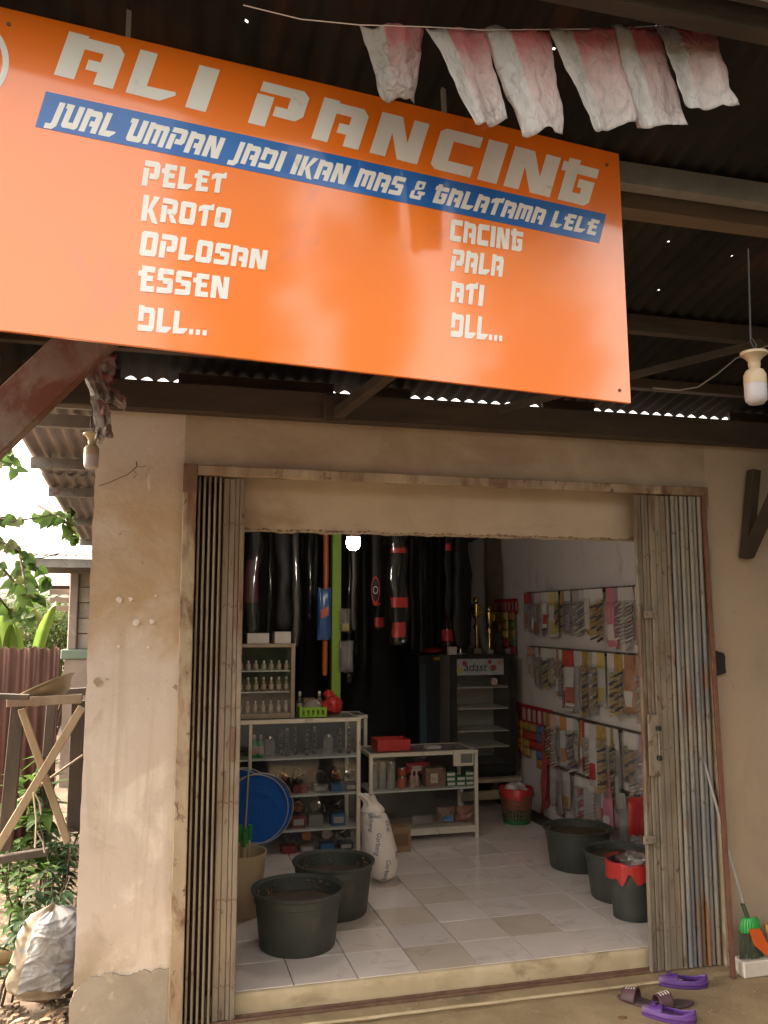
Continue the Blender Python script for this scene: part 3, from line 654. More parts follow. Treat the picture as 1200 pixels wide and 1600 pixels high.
flag(bun, [(62,5),(110,8),(105,40),(70,40)], (-1.88,-1.88,-1.84,-1.84), 35, .008)
# crumpled bunch tied at the corner of the pillar
bn = thing('flag_bunch', 'crumpled bunch of faded red and white flags hanging by the pillar corner', 'bunting', tuple(atY(160, 690, -.5)))
for i, (q, y0) in enumerate([([(112,548),(182,553),(180,590),(125,575)], -.56), ([(122,560),(178,588),(168,628),(140,615)], -.60), ([(120,570),(150,560),(172,625),(152,628)], -.64),
        ([(150,585),(188,612),(192,630),(160,625)], -.58), ([(150,600),(198,620),(195,640),(165,630)], -.55), ([(138,605),(168,622),(176,662),(150,668)], -.57), ([(148,650),(172,648),(176,684),(152,690)], -.54), ([(150,655),(165,655),(160,690),(148,688)], -.50)]):
    flag(bn, q, (y0, y0+.03, y0, y0-.03), i*2.3+50, .02)
b = MB(); b.tube([atY(x, y, -.5) for x, y in [(135,520),(150,570),(158,620),(160,660)]], .002, 5); b.build('string', MATS['string'], bn)

# ================================================================== BULBS under the eaves
def lamp(loc, s, label, lit=None, cup=(.75,.62,.42), group=None, hang=.1):
    t = thing('light_bulb', label, 'light bulb', loc, 0, group)
    CR = mat('bulb_cream_plastic', (.34,.27,.17), (.40,.33,.22), rough=.45, scale=10); WD = mat('bulb_diffuser', (.36,.35,.37), rough=.35, spec=.4)
    b = MB(); b.lathe([(0,.0),(.022*s,.002*s),(.031*s,.012*s),(.033*s,.028*s),(.033*s,.062*s)] if not lit else [(0,.0),(.014*s,.003*s),(.026*s,.012*s),(.033*s,.028*s),(.034*s,.042*s),(.030*s,.058*s),(.027*s,.062*s)], 20); b.build('diffuser', lit or WD, t, world=False, smooth=60)
    b = MB(); b.lathe([(.0335*s,.062*s),(.033*s,.092*s),(.026*s,.106*s),(.016*s,.112*s)], 20); b.build('bulb_body', CR, t, world=False, smooth=60)
    b = MB(); b.lathe([(.016*s,.112*s),(.018*s,.124*s),(.018*s,.136*s),(.030*s,.150*s),(.040*s,.156*s),(.040*s,.164*s)], 20); b.build('socket', CR, t, world=False, smooth=50)
    b = MB(); b.tube([(0,0,.16*s),(.01*s,0,.19*s),(-.008*s,0,.21*s),(0,0,.16*s+hang)], .0025*s, 5); b.tube([(.01*s,0,.16*s),(-.01*s,0,.2*s),(.0,0,.16*s+hang)], .002*s, 5)
    b.build('cord', mat('black_wire', (.02,.02,.02), rough=.5), t, world=False); return t
q = atY(142, 733, -.30); lamp(tuple(q), .95, 'unlit bulb hanging at the left corner of the pillar', hang=.2)
q = atY(1182, 632, -2.05); lamp(tuple(q), .95, 'unlit bulb hanging at the upper right under the canopy', hang=.32)
wire = MB(); wire.tube([atY(x, y, -1.2) for x, y in [(1020,606),(1060,610),(1090,605),(1120,585),(1150,560),(1200,540)]], .003, 5)
tag(wire.build('cable', mat('grey_cable', (.2,.17,.14), rough=.6)), 'slack grey cable drooping under the canopy toward the bulb', 'cable')
# ================================================================== RIGHT OF THE GATE
pole = MB(); a, c = atY(1106, 900, -.135), atZ(1146, 1528, -.105)
pole.bar((a.x, -.135, a.z+.35) if False else a + (a-c).normalized()*.45, c, .022, .022)
tag(pole.build('iron_bar', mat('red_brown_iron', (.12,.045,.03), (.18,.08,.05), rough=.7, scale=12), bevel=.002), 'long red brown iron bar leaning on the wall beside the right gate', 'bar')
blk = MB(); q = atY(1126, 1036, WY-.02); pts_ = []
for i in range(16):
    a = 2*math.pi*i/16; r = .055*random.uniform(.8,1.1); pts_.append((q.x-.012+max(-.6,min(.7,math.cos(a)))*.045*random.uniform(.85,1.25), WY-.028, q.z+max(-.8,min(.8,math.sin(a)))*.075*random.uniform(.9,1.15)))
blk.prism(pts_[::-1], (0,.022,0)); tag(blk.build('rubber_flap', mat('black_rubber', (.018,.016,.015), rough=.8), recalc=True), 'torn black rubber flap on the wall behind the iron bar', 'flap')
# dustpan-like broom: green ribbed head, orange scoop, grey handle, on a white block
q = atZ(1180, 1520, -.112)
br_ = thing('broom', 'green and orange broom with grey handle standing on a white block', 'broom', (q.x, -.20, -.03))
g = MB(); bx = atY(1172, 1452, -.20); BW = .062
def head(u, v):
    x = bx.x - BW + 2*BW*u; z = bx.z - .012 + .072*v; k = 1-.35*v**3
    return (bx.x + (x-bx.x)*k, -.20 - .025*math.sin(math.pi*u)*k + .0025*math.sin(u*60), z)
g.grid(head, 60, 10); g.build('bristle_cap', mat('green_plastic', (.03,.34,.06), (.04,.42,.09), rough=.35, scale=14), br_, smooth=180, solid=.004)
g = MB()
for i in range(90):
    u = random.random(); x = bx.x - BW*1.05 + 2.1*BW*u; y = -.20-.02*math.sin(math.pi*u)*random.random()
    g.tube([(x*.98+bx.x*.02, y, bx.z+.0), (x+random.uniform(-.006,.006), y-.004, bx.z-.05), (x+random.uniform(-.008,.008), y, -.030)], .0016, 4)
struct(g.build('bristles', mat('dark_green_bristle', (.045,.07,.045), (.07,.09,.05), rough=.7), br_), 'stuff')
g = MB(); og = [(1170,1452),(1188,1451),(1200,1475),(1212,1500),(1196,1492),(1180,1478)]
g.prism([atY(x, y, -.243) for x, y in og][::-1], (0,.006,0)); g.build('scoop', mat('orange_plastic', (.62,.10,.02), (.70,.14,.03), rough=.4), br_, recalc=True, bevel=.002)
a, c = atY(1166, 1428, -.20), atY(1128, 1290, -.14); g = MB(); g.tube([a, c, a+(c-a)*2.2], .0075, 10); g.build('handle', mat('grey_plastic', (.33,.32,.31), (.4,.39,.37), rough=.45), br_, smooth=60)
g = MB(); c = atY(1160, 1412, -.195); g.tube([a+(a-c)*.4, c], .011, 10); g.build('ferrule', mat('dark_green_bristle', (.05,.08,.05)), br_, smooth=60)
q = atY(1157, 1500, -.21); q2 = atY(1157, 1520, -.21)
b = MB(); b.box(q.x, q.x+.22, -.235, -.14, -.1105, -.034); tag(b.build('foam_block', mat('white_foam', (.62,.57,.50), (.70,.65,.58), rough=.8, scale=9, bump=.2), bevel=.006), 'white foam block on the ground under the broom', 'block')
pot = thing('flower_pot', 'tan pot with an orange rim at the right edge beside the broom', 'pot', (atY(1212, 1440, -.22).x+.01, -.24, -.11))
b = MB(); b.lathe([(.05,0),(.062,.10),(.066,.20),(.063,.20),(.055,.16),(0,.15)], 20); b.build('body', mat('tan_clay', (.42,.32,.2), (.5,.39,.26), rough=.7), pot, world=False, smooth=50)
b = MB(); b.lathe([(.066,.196),(.074,.20),(.074,.235),(.068,.24),(.062,.235),(.062,.2)], 20); b.build('rim', mat('orange_clay', (.5,.25,.06), (.58,.32,.09), rough=.6), pot, world=False, smooth=50)
# ================================================================== FOOTWEAR on the apron
def slipper(name, label, m, px_, py_, rz, L=.235, style='pump', group=None):
    q = atZ(px_, py_, -.108); t = thing(name, label, 'shoe', (q.x, q.y, -.111), rz, group)
    def outline(u):    # u 0 heel .. 1 toe, half width
        return .038*(math.sin(math.pi*min(1, .12+u*.95)))**.55*(1+.18*math.sin(math.pi*(u-.15)*1.2))
    sole = MB()
    def so_(u, v):
        a = v*2*math.pi; xx = (u-.5)*L; return None
    n = 26; up = []; 
    for k in range(n):
        a = 2*math.pi*k/n; x = -math.cos(a)*L/2; u = x/L+.5
        y = math.sin(a); hw = .030 + .010*math.sin(math.pi*(u**.8)) ; up.append((x, y*hw))
    sole.prism([(x, y, 0) for x, y in up][::-1], (0,0,.014)); sole.build('sole', m[0], t, world=False, bevel=.003, recalc=True)
    u_ = MB()
    if style == 'pump':
        def wall(u, v):   # closed rim wall, higher at heel and toe
            a = u*2*math.pi; x = -math.cos(a)*L/2; s_ = x/L+.5; hw = .030+.010*math.sin(math.pi*(s_**.8))
            h = .016 + v*(.022 + .022*max(0, 1-s_*4) + .010*max(0, s_-.6)); k = 1 - .14*v
            return (x*(1-.03*v), math.sin(a)*hw*k, h)
        u_.grid(wall, 36, 4)
        def vamp(u, v):
            s_ = .60+.39*v; x = (s_-.5)*L*.97; hw = (.030+.010*math.sin(math.pi*(s_**.8)))*math.sqrt(max(0, 1-(2*s_-1)**2))*.88
            y = (u*2-1)*hw; return (x, y, .040 + .016*(1-(u*2-1)**2)*(1-v*.7) - .004*v)
        u_.grid(vamp, 12, 8); u_.build('upper', m[1], t, world=False, smooth=60, solid=.004)
        b2 = MB(); b2.box(.052, .072, -.016, .016, .054, .062); b2.build('bow', m[1], t, world=False, bevel=.003)
    else:
        def band(u, v):
            a = math.pi*u; s_ = .55+.30*v; x = (s_-.5)*L
            return (x, -math.cos(a)*.043, .010 + math.sin(a)*.055*(1-.25*v))
        u_.grid(band, 18, 8); u_.build('strap', m[1], t, world=False, smooth=60, solid=.005)
        st = MB()
        for k in range(4):
            st.grid(lambda u, v, k=k: (lambda p_: (p_[0], p_[1]*1.05, p_[2]+.0045))(band(.12+.5*u, .12+.2*k+.09*v)), 12, 1)
        st.build('stripe', m[2], t, world=False, solid=.001)
    return t
PUR = mat('purple_rubber', (.085,.032,.19), (.12,.045,.25), rough=.45, scale=12, layers=[((.22,.16,.14), 16, .54, .72, (1,1,1))]); PUR2 = mat('purple_sole', (.08,.03,.17), rough=.5)
DK = mat('dark_foam_sole', (.06,.04,.045), (.09,.06,.06), rough=.8, scale=30); DK2 = mat('maroon_strap', (.07,.03,.04), (.1,.05,.06), rough=.6); STR = mat('white_stripe', (.62,.55,.5), rough=.6)
slipper('rubber_shoe', 'purple rubber slip-on shoe lying farthest out by the gate', (PUR2, PUR), 1067, 1540, R(158))
slipper('rubber_shoe', 'purple rubber slip-on shoe cut by the bottom edge of the picture', (PUR2, PUR), 1045, 1592, R(140))
slipper('slide_sandal', 'dark slide sandal with white strap stripes beside the purple shoes', (DK, DK2, STR), 1050, 1571, R(176), .22, 'slide')
slipper('slide_sandal', 'dark slide sandal turned away with pale strap, leftmost of the footwear', (DK, DK2, STR), 1000, 1567, R(128), .22, 'slide')
b = MB(); b.lathe([(0,0),(.014,.002),(.012,.006),(0,.007)], 8, atZ(972, 1591, -.112), sx=1.8); tag(b.build('dry_leaf', mat('dry_leaf', (.15,.08,.03), (.22,.13,.06), rough=.9)), 'small brown dry leaf lying on the concrete near the sandals', 'leaf')
# ================================================================== SACK at the foot of the pillar
def sack_mat():
    m = mat('woven_sack', (.20,.165,.12), (.28,.23,.17), spec=.15, rough=.85, scale=6, bump=.9, bscale=9, layers=[((.34,.33,.33), 4, .50, .64, (1,1,1)), ((.25,.22,.18), 5, .58, .72, (1,1,1)), ((.40,.31,.20), 3, .40, .6, (1,1,1), .45, .2), ((.12,.22,.40), 7, .63, .66, (1,1,1))])
    return m
q = atZ(66, 1584, GZ); SX, SY = q.x+.0, q.y+.13
sk = thing('grain_sack', 'dirty grey woven sack slumped against the foot of the pillar', 'sack', (SX, SY, GZ-.01))
b = MB(); zt_ = atY(70, 1412, SY).z - GZ
def sackf(u, v):
    a = u*2*math.pi; prof = [.0,.12,.150,.155,.150,.148,.145,.140,.128,.095,.0]
    k = v*10; i = min(9, int(k)); f = k-i; f = f*f*(3-2*f) if 0 < i < 9 else f
    r = prof[i]*(1-f)+prof[i+1]*f; z = zt_*v**.9
    r *= 1 + .16*noise.noise((math.cos(a)*1.3, math.sin(a)*1.3, v*2.2)) + .09*noise.noise((math.cos(a)*3, math.sin(a)*3, v*6)) + .03*abs(noise.noise((math.cos(a)*7, math.sin(a)*7, v*9)))
    return (math.cos(a)*r*1.05 + .03*v - .01, math.sin(a)*r*.85, z + .03*noise.noise((a, v*3, 2))*v)
b.grid(sackf, 90, 70); b.build('body', sack_mat(), sk, world=False, smooth=180)
# loose outer cover with folds and print
b = MB()
def cover(u, v):
    a = (-.62+u*1.05)*math.pi - .2; vv = .20+.78*v; p_ = Vector(sackf((a/(2*math.pi)) % 1, vv)); n_ = Vector((math.cos(a), math.sin(a), 0))
    w1 = u + .12*noise.noise((u*3, v*3, 1)); w2 = v + .12*noise.noise((u*4, v*2, 8)); rg = lambda q_: max(0, 1-2.6*abs(noise.noise(q_)))**2
    fold = .013*rg((w1*3+w2*2, w2*2.2-w1*1.5, 9)) + .006*rg((w1*5-w2*4, w2*4+w1*2, 4)) + .003*rg((w1*12+w2*4, w2*11, 2)) + .02*abs(noise.noise((u*3, v*3, 6)))
    return p_ + n_*(.006 + fold) + Vector((0,0,.02*noise.noise((u*6, 0, 3)) if v < .02 else 0))
b.grid(cover, 150, 110)
CV = mat('sack_cover', (.21,.21,.21), (.32,.315,.305), spec=.12, rough=.85, scale=7, bump=.5, bscale=9, layers=[((.30,.31,.34), 5, .48, .62, (1,1,1)), ((.22,.20,.17), 6, .58, .7, (1,1,1)), ((.16,.26,.42), 6, .64, .67, (1,1,1))])
cv = b.build('cover', CV, sk, world=False, smooth=180)
def wrap_text(s, size, fn, name, m, parent, flip=False):
    cu = bpy.data.curves.new('t', 'FONT'); cu.body = s; cu.size = 1; o = bpy.data.objects.new('t', cu); COL.objects.link(o)
    bpy.context.view_layer.update(); dg = bpy.context.evaluated_depsgraph_get(); me = bpy.data.meshes.new_from_object(o.evaluated_get(dg))
    import bmesh
    bm = bmesh.new(); bm.from_mesh(me)
    bmesh.ops.triangulate(bm, faces=bm.faces); bmesh.ops.subdivide_edges(bm, edges=[e for e in bm.edges if e.calc_length() > .15], cuts=1)
    for v in bm.verts: v.co = fn(v.co.x*size, v.co.y*size)
    bm.to_mesh(me); bm.free(); me.name = name; me.materials.clear(); me.materials.append(m)
    bpy.data.objects.remove(o); bpy.data.curves.remove(cu)
    r = bpy.data.objects.new(name, me); COL.objects.link(r); r.parent = parent; return r
wrap_text('pang', .075, lambda x, y: Vector(cover(.62+y*1.7, .22+x*3.0)) + Vector((math.cos((-.62+.62*1.05)*math.pi-.2), math.sin((-.62+.62*1.05)*math.pi-.2), 0))*.004, 'faded_print', mat('faded_blue_ink', (.16,.19,.25), rough=.8), cv)
# ================================================================== YARD AT THE LEFT
def leaf(b, p_, d, up, L, W, kind='oval', m=0, droop=.2):
    d = Vector(d).normalized(); s_ = d.cross(Vector(up)); s_ = s_.normalized() if s_.length > 1e-4 else Vector((1,0,0)); n_ = s_.cross(d)
    if kind == 'heart': pr = [(0,.05),(.04,.30),(.16,.48),(.34,.54),(.58,.42),(.80,.20),(.93,.06),(1,0)]
    elif kind == 'long': pr = [(0,.05),(.15,.28),(.5,.4),(.8,.25),(1,0)]
    else: pr = [(0,.03),(.14,.28),(.38,.44),(.64,.36),(.85,.16),(1,0)]
    vs_ = []
    for (t, w_) in pr:
        c_ = Vector(p_) + d*L*t - Vector((0,0,1))*droop*L*t*t
        vs_ += [c_ - s_*w_*W + n_*w_*W*.25, c_, c_ + s_*w_*W + n_*w_*W*.25]
    fs = []
    for i in range(len(pr)-1): k = i*3; fs += [(k,k+1,k+4,k+3),(k+1,k+2,k+5,k+4)]
    b.add(vs_, fs, m)
def rdir(zmin=-1, zmax=1):
    a = random.uniform(0, 2*math.pi); z = random.uniform(zmin, zmax); r = math.sqrt(max(0, 1-z*z)); return Vector((math.cos(a)*r, math.sin(a)*r, z))
G1 = leafmat('leaf_green', (.05,.10,.02), (.10,.17,.035), .45); G2 = leafmat('leaf_dark_green', (.018,.042,.016), (.04,.08,.026)); G3 = leafmat('leaf_yellow_green', (.10,.16,.03), (.16,.23,.05), .45); G4 = leafmat('leaf_olive', (.08,.10,.03), (.14,.15,.05), .45)
BARK = mat('bark', (.07,.05,.035), (.12,.09,.06), rough=.95, scale=14, bump=.6)
def plant(name, label, cat, base, stems, nleaf, Ls, Ws, m, kind='oval', spread=.25, h=.6, droop=.3, group=None, lo=.25):
    t = thing(name, label, cat, base, 0, group); st = MB(); lf = MB()
    for k in range(stems):
        d = Vector((random.uniform(-1,1)*spread, random.uniform(-1,1)*spread, 1)); hh = h*random.uniform(.65,1.05)
        pts_ = [Vector((random.uniform(-.03,.03), random.uniform(-.03,.03), 0))]
        for i in range(1, 6): pts_.append(pts_[0] + d*hh*i/5 + Vector((random.uniform(-.02,.02), random.uniform(-.02,.02), 0)))
        st.tube(pts_, [.008*(1-.14*i) for i in range(6)], 5)
        for i in range(nleaf):
            f = random.uniform(lo, 1)*5; j = min(4, int(f)); p_ = pts_[j].lerp(pts_[j+1], f-j)
            leaf(lf, p_, rdir(-.3, .7), (0,0,1), random.uniform(*Ls), random.uniform(*Ws), kind, 0, droop)
    st.build('stem', BARK, t, world=False); lf.build('foliage', m, t, world=False, smooth=180); return t
# house next door
nb = thing('neighbour_house', 'grey block house with a corrugated eave behind the pillar at the left', 'house', (-1.6, 6.2, GZ))
NB = mat('pale_block', (.36,.31,.27), (.46,.40,.35), rough=.9, scale=5, bump=.4, rand=.12)
NC = mat('column_cement', (.27,.22,.185), (.34,.28,.24), rough=.9, scale=4, bump=.4, layers=[((.42,.36,.3), 7, .6, .72, (1,1,1))])
NG = mat('green_band_paint', (.16,.22,.17), (.21,.27,.21), rough=.8, scale=8, layers=[((.35,.3,.25), 10, .6, .7, (1,1,1))])
c0, c1 = atY(105, 1000, 6.0), atY(119, 1000, 6.0); zb0 = atY(110, 1015, 6.0).z; zb1 = atY(110, 1030, 6.0).z; zt0 = atY(110, 888, 6.0).z
b = MB(); b.box(c0.x, c1.x, 6.0, 6.2, zb0, zt0); b.build('column', NC, nb, bevel=.01)
b = MB(); b.box(c0.x-.06, 1.0, 5.98, 6.2, zb1, zb0); b.build('band', NG, nb, bevel=.008)
b = MB(); b.box(c0.x-.02, 1.0, 6.0, 6.2, GZ-.1, zb1-.002); b.build('base_wall', NC, nb)
b = MB(); b.box(c1.x, 1.0, 6.10, 6.2, zb0, zt0); b.build('mortar', mat('mortar', (.22,.18,.15), rough=.95), nb)
bh = (zt0-zb0)/5.2; blk_me = MB().box(0,.39,0,.06,0,bh-.012).mesh('block', NB)
for j in range(5):
    for i in range(4):
        o = bpy.data.objects.new('block', blk_me); COL.objects.link(o); o.parent = nb
        o.location = Vector((c1.x + .006 + i*.40 - (.2 if j % 2 and i else 0), 6.075+random.uniform(-.004,.004), zb0+.006+j*bh)) - nb.location
b = MB(); corr(b, atY(28, 870, 5.5).x, 1.2, [5.45, 6.2, 7.4], lambda y: atY(60, 868, 5.45).z + (y-5.45)*.10, pitch=.10, amp=.014); b.build('eave_sheet', TIN, nb, smooth=180)
b = MB(); e0 = atY(40, 878, 5.5); b.box(e0.x, 1.2, 5.5, 5.56, e0.z-.05, e0.z+.04); b.build('eave_beam', CHANNEL, nb)
b = MB(); e1 = atY(58, 888, 5.9); b.box(e1.x, 1.0, 5.85, 5.95, e1.z-.05, e1.z+.06); b.build('soffit_board', mat('eave_board', (.20,.16,.14), rough=.9), nb)
b = MB(); w0 = atY(10, 917, 6.3); b.box(w0.x, c0.x+.1, 6.3, 6.34, w0.z-.02, w0.z+.02); b.build('eave_beam', TIMBER, nb)
for k in range(3):
    s0 = atY(78, 925+k*13, 6.25); b = MB(); b.box(s0.x, c0.x+.05, 6.22+.002*k, 6.3, s0.z-.028, s0.z+.03); b.build('gable_board', NC, nb)
cb = MB(); cb.tube([atY(x, y, 5.40) for x, y in [(36,870),(50,873),(65,872),(80,868),(92,865)]], .007, 5); cb.build('wire', MATS['black_wire'], nb)
# rusty tin fence
RT = mat('rusty_tin', (.075,.028,.018), (.12,.048,.03), rough=.8, scale=4, stretch=(1,1,.3), layers=[((.16,.08,.05), 5, .58, .72, (1,1,.2)), ((.08,.03,.02), 9, .60, .72, (1,1,.4))])
fy = 3.6; f0, f1 = atY(-60, 1010, fy), atY(95, 1012, fy)
fence = thing('tin_fence', 'rusty red brown corrugated tin fence behind the wooden trestle', 'fence', (f1.x-.4, fy, GZ))
x0 = f1.x
for k in range(2):
    b = MB(); W_ = .62; yy = fy + .02*k
    n = 64
    for j in range(2):
        for i in range(n+1):
            x = x0 - k*.60 - W_ + W_*i/n; z = (GZ-.05 if j == 0 else f1.z + .006*math.sin(x*30) + (.03 if False else 0))
            b.v.append((x, yy + .012*math.sin(2*math.pi*x/.078), z + (.010*math.sin(2*math.pi*x/.078) if j else 0)))
    b.f = [(i, i+1, n+1+i+1, n+1+i) for i in range(n)]; b.m = [0]*n; b.build('sheet', RT, fence, smooth=180, solid=.002)
b = MB(); b.box(x0-1.2, x0, fy+.05, fy+.09, .7, .76); b.build('fence_rail', WOOD, fence)
b = MB(); b.box(x0-.06, x0-.01, fy+.03, fy+.05, GZ, 1.2); b.build('fence_post', WOOD, fence)
# wooden trestle
ty = 1.3
ts = thing('wooden_trestle', 'weathered wooden trestle with crossed braces beside the pillar', 'trestle', (-1.75, ty, GZ))
def plank(name, p0, p1, w_, t_, Y, m=WOOD):
    b = MB(); b.bar(atY(*p0, Y), atY(*p1, Y), t_, w_, up=(0,0,1) if abs(p0[0]-p1[0]) > abs(p0[1]-p1[1])*.2 else (0,1,0)); return b.build(name, m, ts, bevel=.003)
def plank2(name, p0, p1, w_, t_, Y, m=WOOD):
    a, c = atY(*p0, Y), atY(*p1, Y); d = (c-a).normalized(); s_ = Vector((-d.z, 0, d.x))*w_/2; b = MB()
    b.prism([a-s_, c-s_, c+s_, a+s_], (0,t_,0)); return b.build(name, m, ts, recalc=True, bevel=.003)
WD2 = mat('dark_wet_wood', (.06,.045,.035), (.10,.075,.055), rough=.85, scale=9, bump=.4, stretch=(.5,.5,.15)); WD3 = mat('new_wood', (.30,.215,.13), (.40,.30,.19), rough=.8, scale=9, bump=.3, stretch=(.6,.6,.15), layers=[((.22,.15,.09), 20, .6, .7, (1,1,.3))])
plank2('post', (28,1098), (6,1330), .075, .06, ty, WD2); plank2('post', (122,1095), (114,1300), .08, .06, ty+.35, WD2)
plank2('top_rail', (10,1098), (128,1092), .052, .05, ty-.07)
plank2('top_rail', (84,1084), (140,1080), .05, .05, ty+.9, WD2); plank2('top_rail', (-20,1088), (45,1090), .03, .05, ty-.2, WD2)
plank2('brace', (128,1105), (-6,1328), .047, .025, ty-.10, WD3); plank2('brace', (33,1108), (106,1318), .042, .025, ty-.04, WD3)
plank2('bottom_rail', (-10,1346), (75,1332), .04, .05, ty-.14, WD2); plank2('post', (80,1100), (62,1330), .06, .05, ty+.7, WD2)
plank2('bottom_rail', (30,1250), (130,1180), .014, .02, ty+.3, WOOD)
# old metal basin lying tilted on the trestle
q = atY(72, 1075, ty+.1)
wk = thing('metal_basin', 'dull metal basin lying tilted on top of the wooden trestle', 'basin', tuple(q), 0)
M_ = Matrix.Rotation(R(-24), 4, 'Y') @ Matrix.Rotation(R(-6), 4, 'X')
b = MB(); b.lathe([(0,-.075),(.09,-.072),(.125,-.055),(.155,0),(.168,.018),(.176,.020),(.176,.014),(.166,.010),(.150,-.006),(.118,-.060),(.085,-.078),(0,-.082)], 40, M=M_); b.build('bowl', mat('dull_brass_tin', (.25,.20,.13), (.36,.28,.17), rough=.45, metal=.6, scale=6, rvar=.15), wk, world=False, smooth=60)
# shrubs, seedlings
plant('leafy_shrub', 'light green feathery shrub growing behind the trestle cross', 'shrub', tuple(atZ(55, 1330, GZ)+Vector((0,.4,0))), 9, 34, (.05,.10), (.02,.035), G1, 'long', .25, .75)
plant('leafy_shrub', 'dark green young shrub in front of the trestle next to the sack', 'shrub', (atY(85, 1300, .55).x, .55, GZ), 6, 22, (.05,.11), (.025,.05), G2, 'oval', .16, .62)
plant('leafy_shrub', 'low green seedling at the left edge under the trestle rail', 'shrub', (atY(15, 1400, .45).x, .45, GZ), 4, 16, (.06,.12), (.03,.06), G2, 'oval', .3, .42)
plant('leafy_shrub', 'broad leaved plant between the trestle posts near the fence', 'shrub', (atY(75, 1250, 2.0).x, 2.0, GZ), 5, 16, (.14,.26), (.06,.10), G1, 'heart', .3, .9)
for i, (x, Y, h_) in enumerate([(25, 1.9, .62), (100, 1.7, .66), (48, 1.0, .5), (110, 1.0, .45)]):
    plant('leafy_shrub', ['bushy green plant at the left edge behind the trestle post', 'green plant with thin leaves close to the pillar behind the brace', 'low bushy plant under the middle of the trestle', 'low plant against the pillar edge above the sack'][i], 'shrub', (atY(x, 1200, Y).x, Y, GZ), 6, 30, (.05,.11), (.02,.045), [G1, G2, G1, G2][i], ['oval','long','oval','oval'][i], .3, h_)
# leaf litter and pebbles on the soil
lt = MB()
for i in range(900):
    x, y = random.uniform(-3, -1.0), random.uniform(-.3, 3.2); leaf(lt, (x, y, GZ+random.uniform(-.01,.02)), rdir(-.25,.35), (0,0,1), random.uniform(.04,.09), random.uniform(.02,.04), 'oval', random.choice([0,0,1]), .2)
struct(tag(lt.build('leaf_litter', [mat('litter_brown', (.16,.09,.045), (.26,.16,.085), rough=.9, scale=5), mat('litter_tan', (.30,.21,.13), (.38,.28,.18), rough=.9, scale=5)]), 'brown dead leaves scattered over the soil left of the pillar', 'leaf litter'), 'stuff')
pb = MB()
for i in range(700):
    x, y = random.uniform(-1.8, -.92), random.uniform(-.6, .5); s_ = random.uniform(.006, .022)
    pb.lathe([(0,-s_*.5),(s_,-s_*.1),(s_*.8,s_*.5),(0,s_*.6)], 6, (x, y, GZ-.02+random.uniform(0,.02)), sx=random.uniform(.7,1.3))
struct(tag(pb.build('soil_clods', mat('clod', (.12,.08,.05), (.20,.14,.09), rough=.95, scale=20)), 'brown soil clods and pebbles around the woven sack', 'soil'), 'stuff')
b = MB(); b.tube([atZ(-30, 1500, GZ+.05), atZ(16, 1490, GZ+.05)], .05, 12); tag(b.build('log', mat('pale_log', (.35,.25,.12), (.42,.31,.17), rough=.9, scale=10), smooth=60), 'pale cut log lying left of the woven sack', 'log')
tk = MB()
for a, c in [((52,1238),(55,1325)), ((58,1300),(70,1332)), ((55,1240),(64,1272)), ((40,1400),(22,1480))]:
    p0, p1 = atY(*a, .9), atY(*c, .9); tk.tube([p0, (p0+p1)/2+Vector((.01,0,0)), p1], .005, 5)
struct(tag(tk.build('dry_twigs', mat('pale_twig', (.40,.32,.24), rough=.9)), 'pale dry twigs standing under the trestle', 'twigs'), 'stuff')
fl = MB()
# tree with big heart leaves
tr_ = thing('heart_leaf_tree', 'small tree with large heart shaped leaves against the white sky', 'tree', (atY(-60, 1100, 3.0).x, 3.0, GZ))
tk = MB(); base = Vector((atY(-60, 1100, 3.0).x, 3.0, GZ)); top = atY(-40, 760, 3.0)
tk.tube([base, base.lerp(top, .3)+Vector((.05,0,0)), base.lerp(top, .6), top], [.06,.05,.035,.02], 8)
lf = MB()
br_list = [((-30,900),(20,960),(52,960)), ((-30,830),(30,860),(75,905)), ((-20,860),(40,930),(70,935)), ((-40,800),(20,815),(110,800)), ((-40,760),(10,700),(25,735)), ((30,860),(40,920),(30,955)), ((60,790),(100,812),(122,850))]
for br in br_list:
    P_ = [atY(x, y, 3.0+random.uniform(-.25,.25)) for x, y in br]; tk.tube(P_, [.012,.008,.004], 5)
    for k in range(24):
        f = random.uniform(.15, 1.05)*2; j = min(1, int(f)); p_ = P_[j].lerp(P_[j+1], f-j)
        d = rdir(-.8, .1); d.y *= .5
        leaf(lf, p_, d, (0,-1,.4), random.uniform(.05,.12), random.uniform(.045,.10), 'heart', 0 if random.random() < .75 else 1, .25)
tk.build('trunk', BARK, tr_); lf.build('crown', [G1, G4], tr_, smooth=180)
# banana plant
bp_ = thing('banana_plant', 'bright yellow green banana leaves above the rusty fence', 'plant', (atY(5, 1000, 4.3).x, 4.3, GZ))
lf = MB(); 
for (a, m1, c, W_) in [((5,1100),(-5,1000),(6,950),.20), ((20,1100),(26,1005),(20,965),.12), ((50,1060),(66,965),(88,938),.07), ((-30,1100),(-20,1000),(-28,940),.2)]:
    P_ = [atY(*a, 4.3), atY(*m1, 4.3), atY(*c, 4.2)]
    def bl_(u, v): 
        p_ = (P_[0]*(1-v)**2 + P_[1]*2*v*(1-v) + P_[2]*v*v); w_ = W_*math.sin(math.pi*min(1, .05+v*.95))**.6; s_ = u*2-1
        return p_ + Vector((s_*w_*.8, -abs(s_)*.05, -abs(s_)*.05 + .006*math.sin(v*60)*abs(s_)))
    lf.grid(bl_, 6, 22)
lf.build('leaf_blade', G3, bp_, smooth=180)
st = MB(); st.tube([(atY(5,1000,4.3).x, 4.3, GZ), (atY(5,1000,4.3).x, 4.3, 1.2)], [.09,.05], 10); st.build('stem', mat('banana_stem', (.2,.22,.08), (.3,.28,.12), rough=.6), bp_)
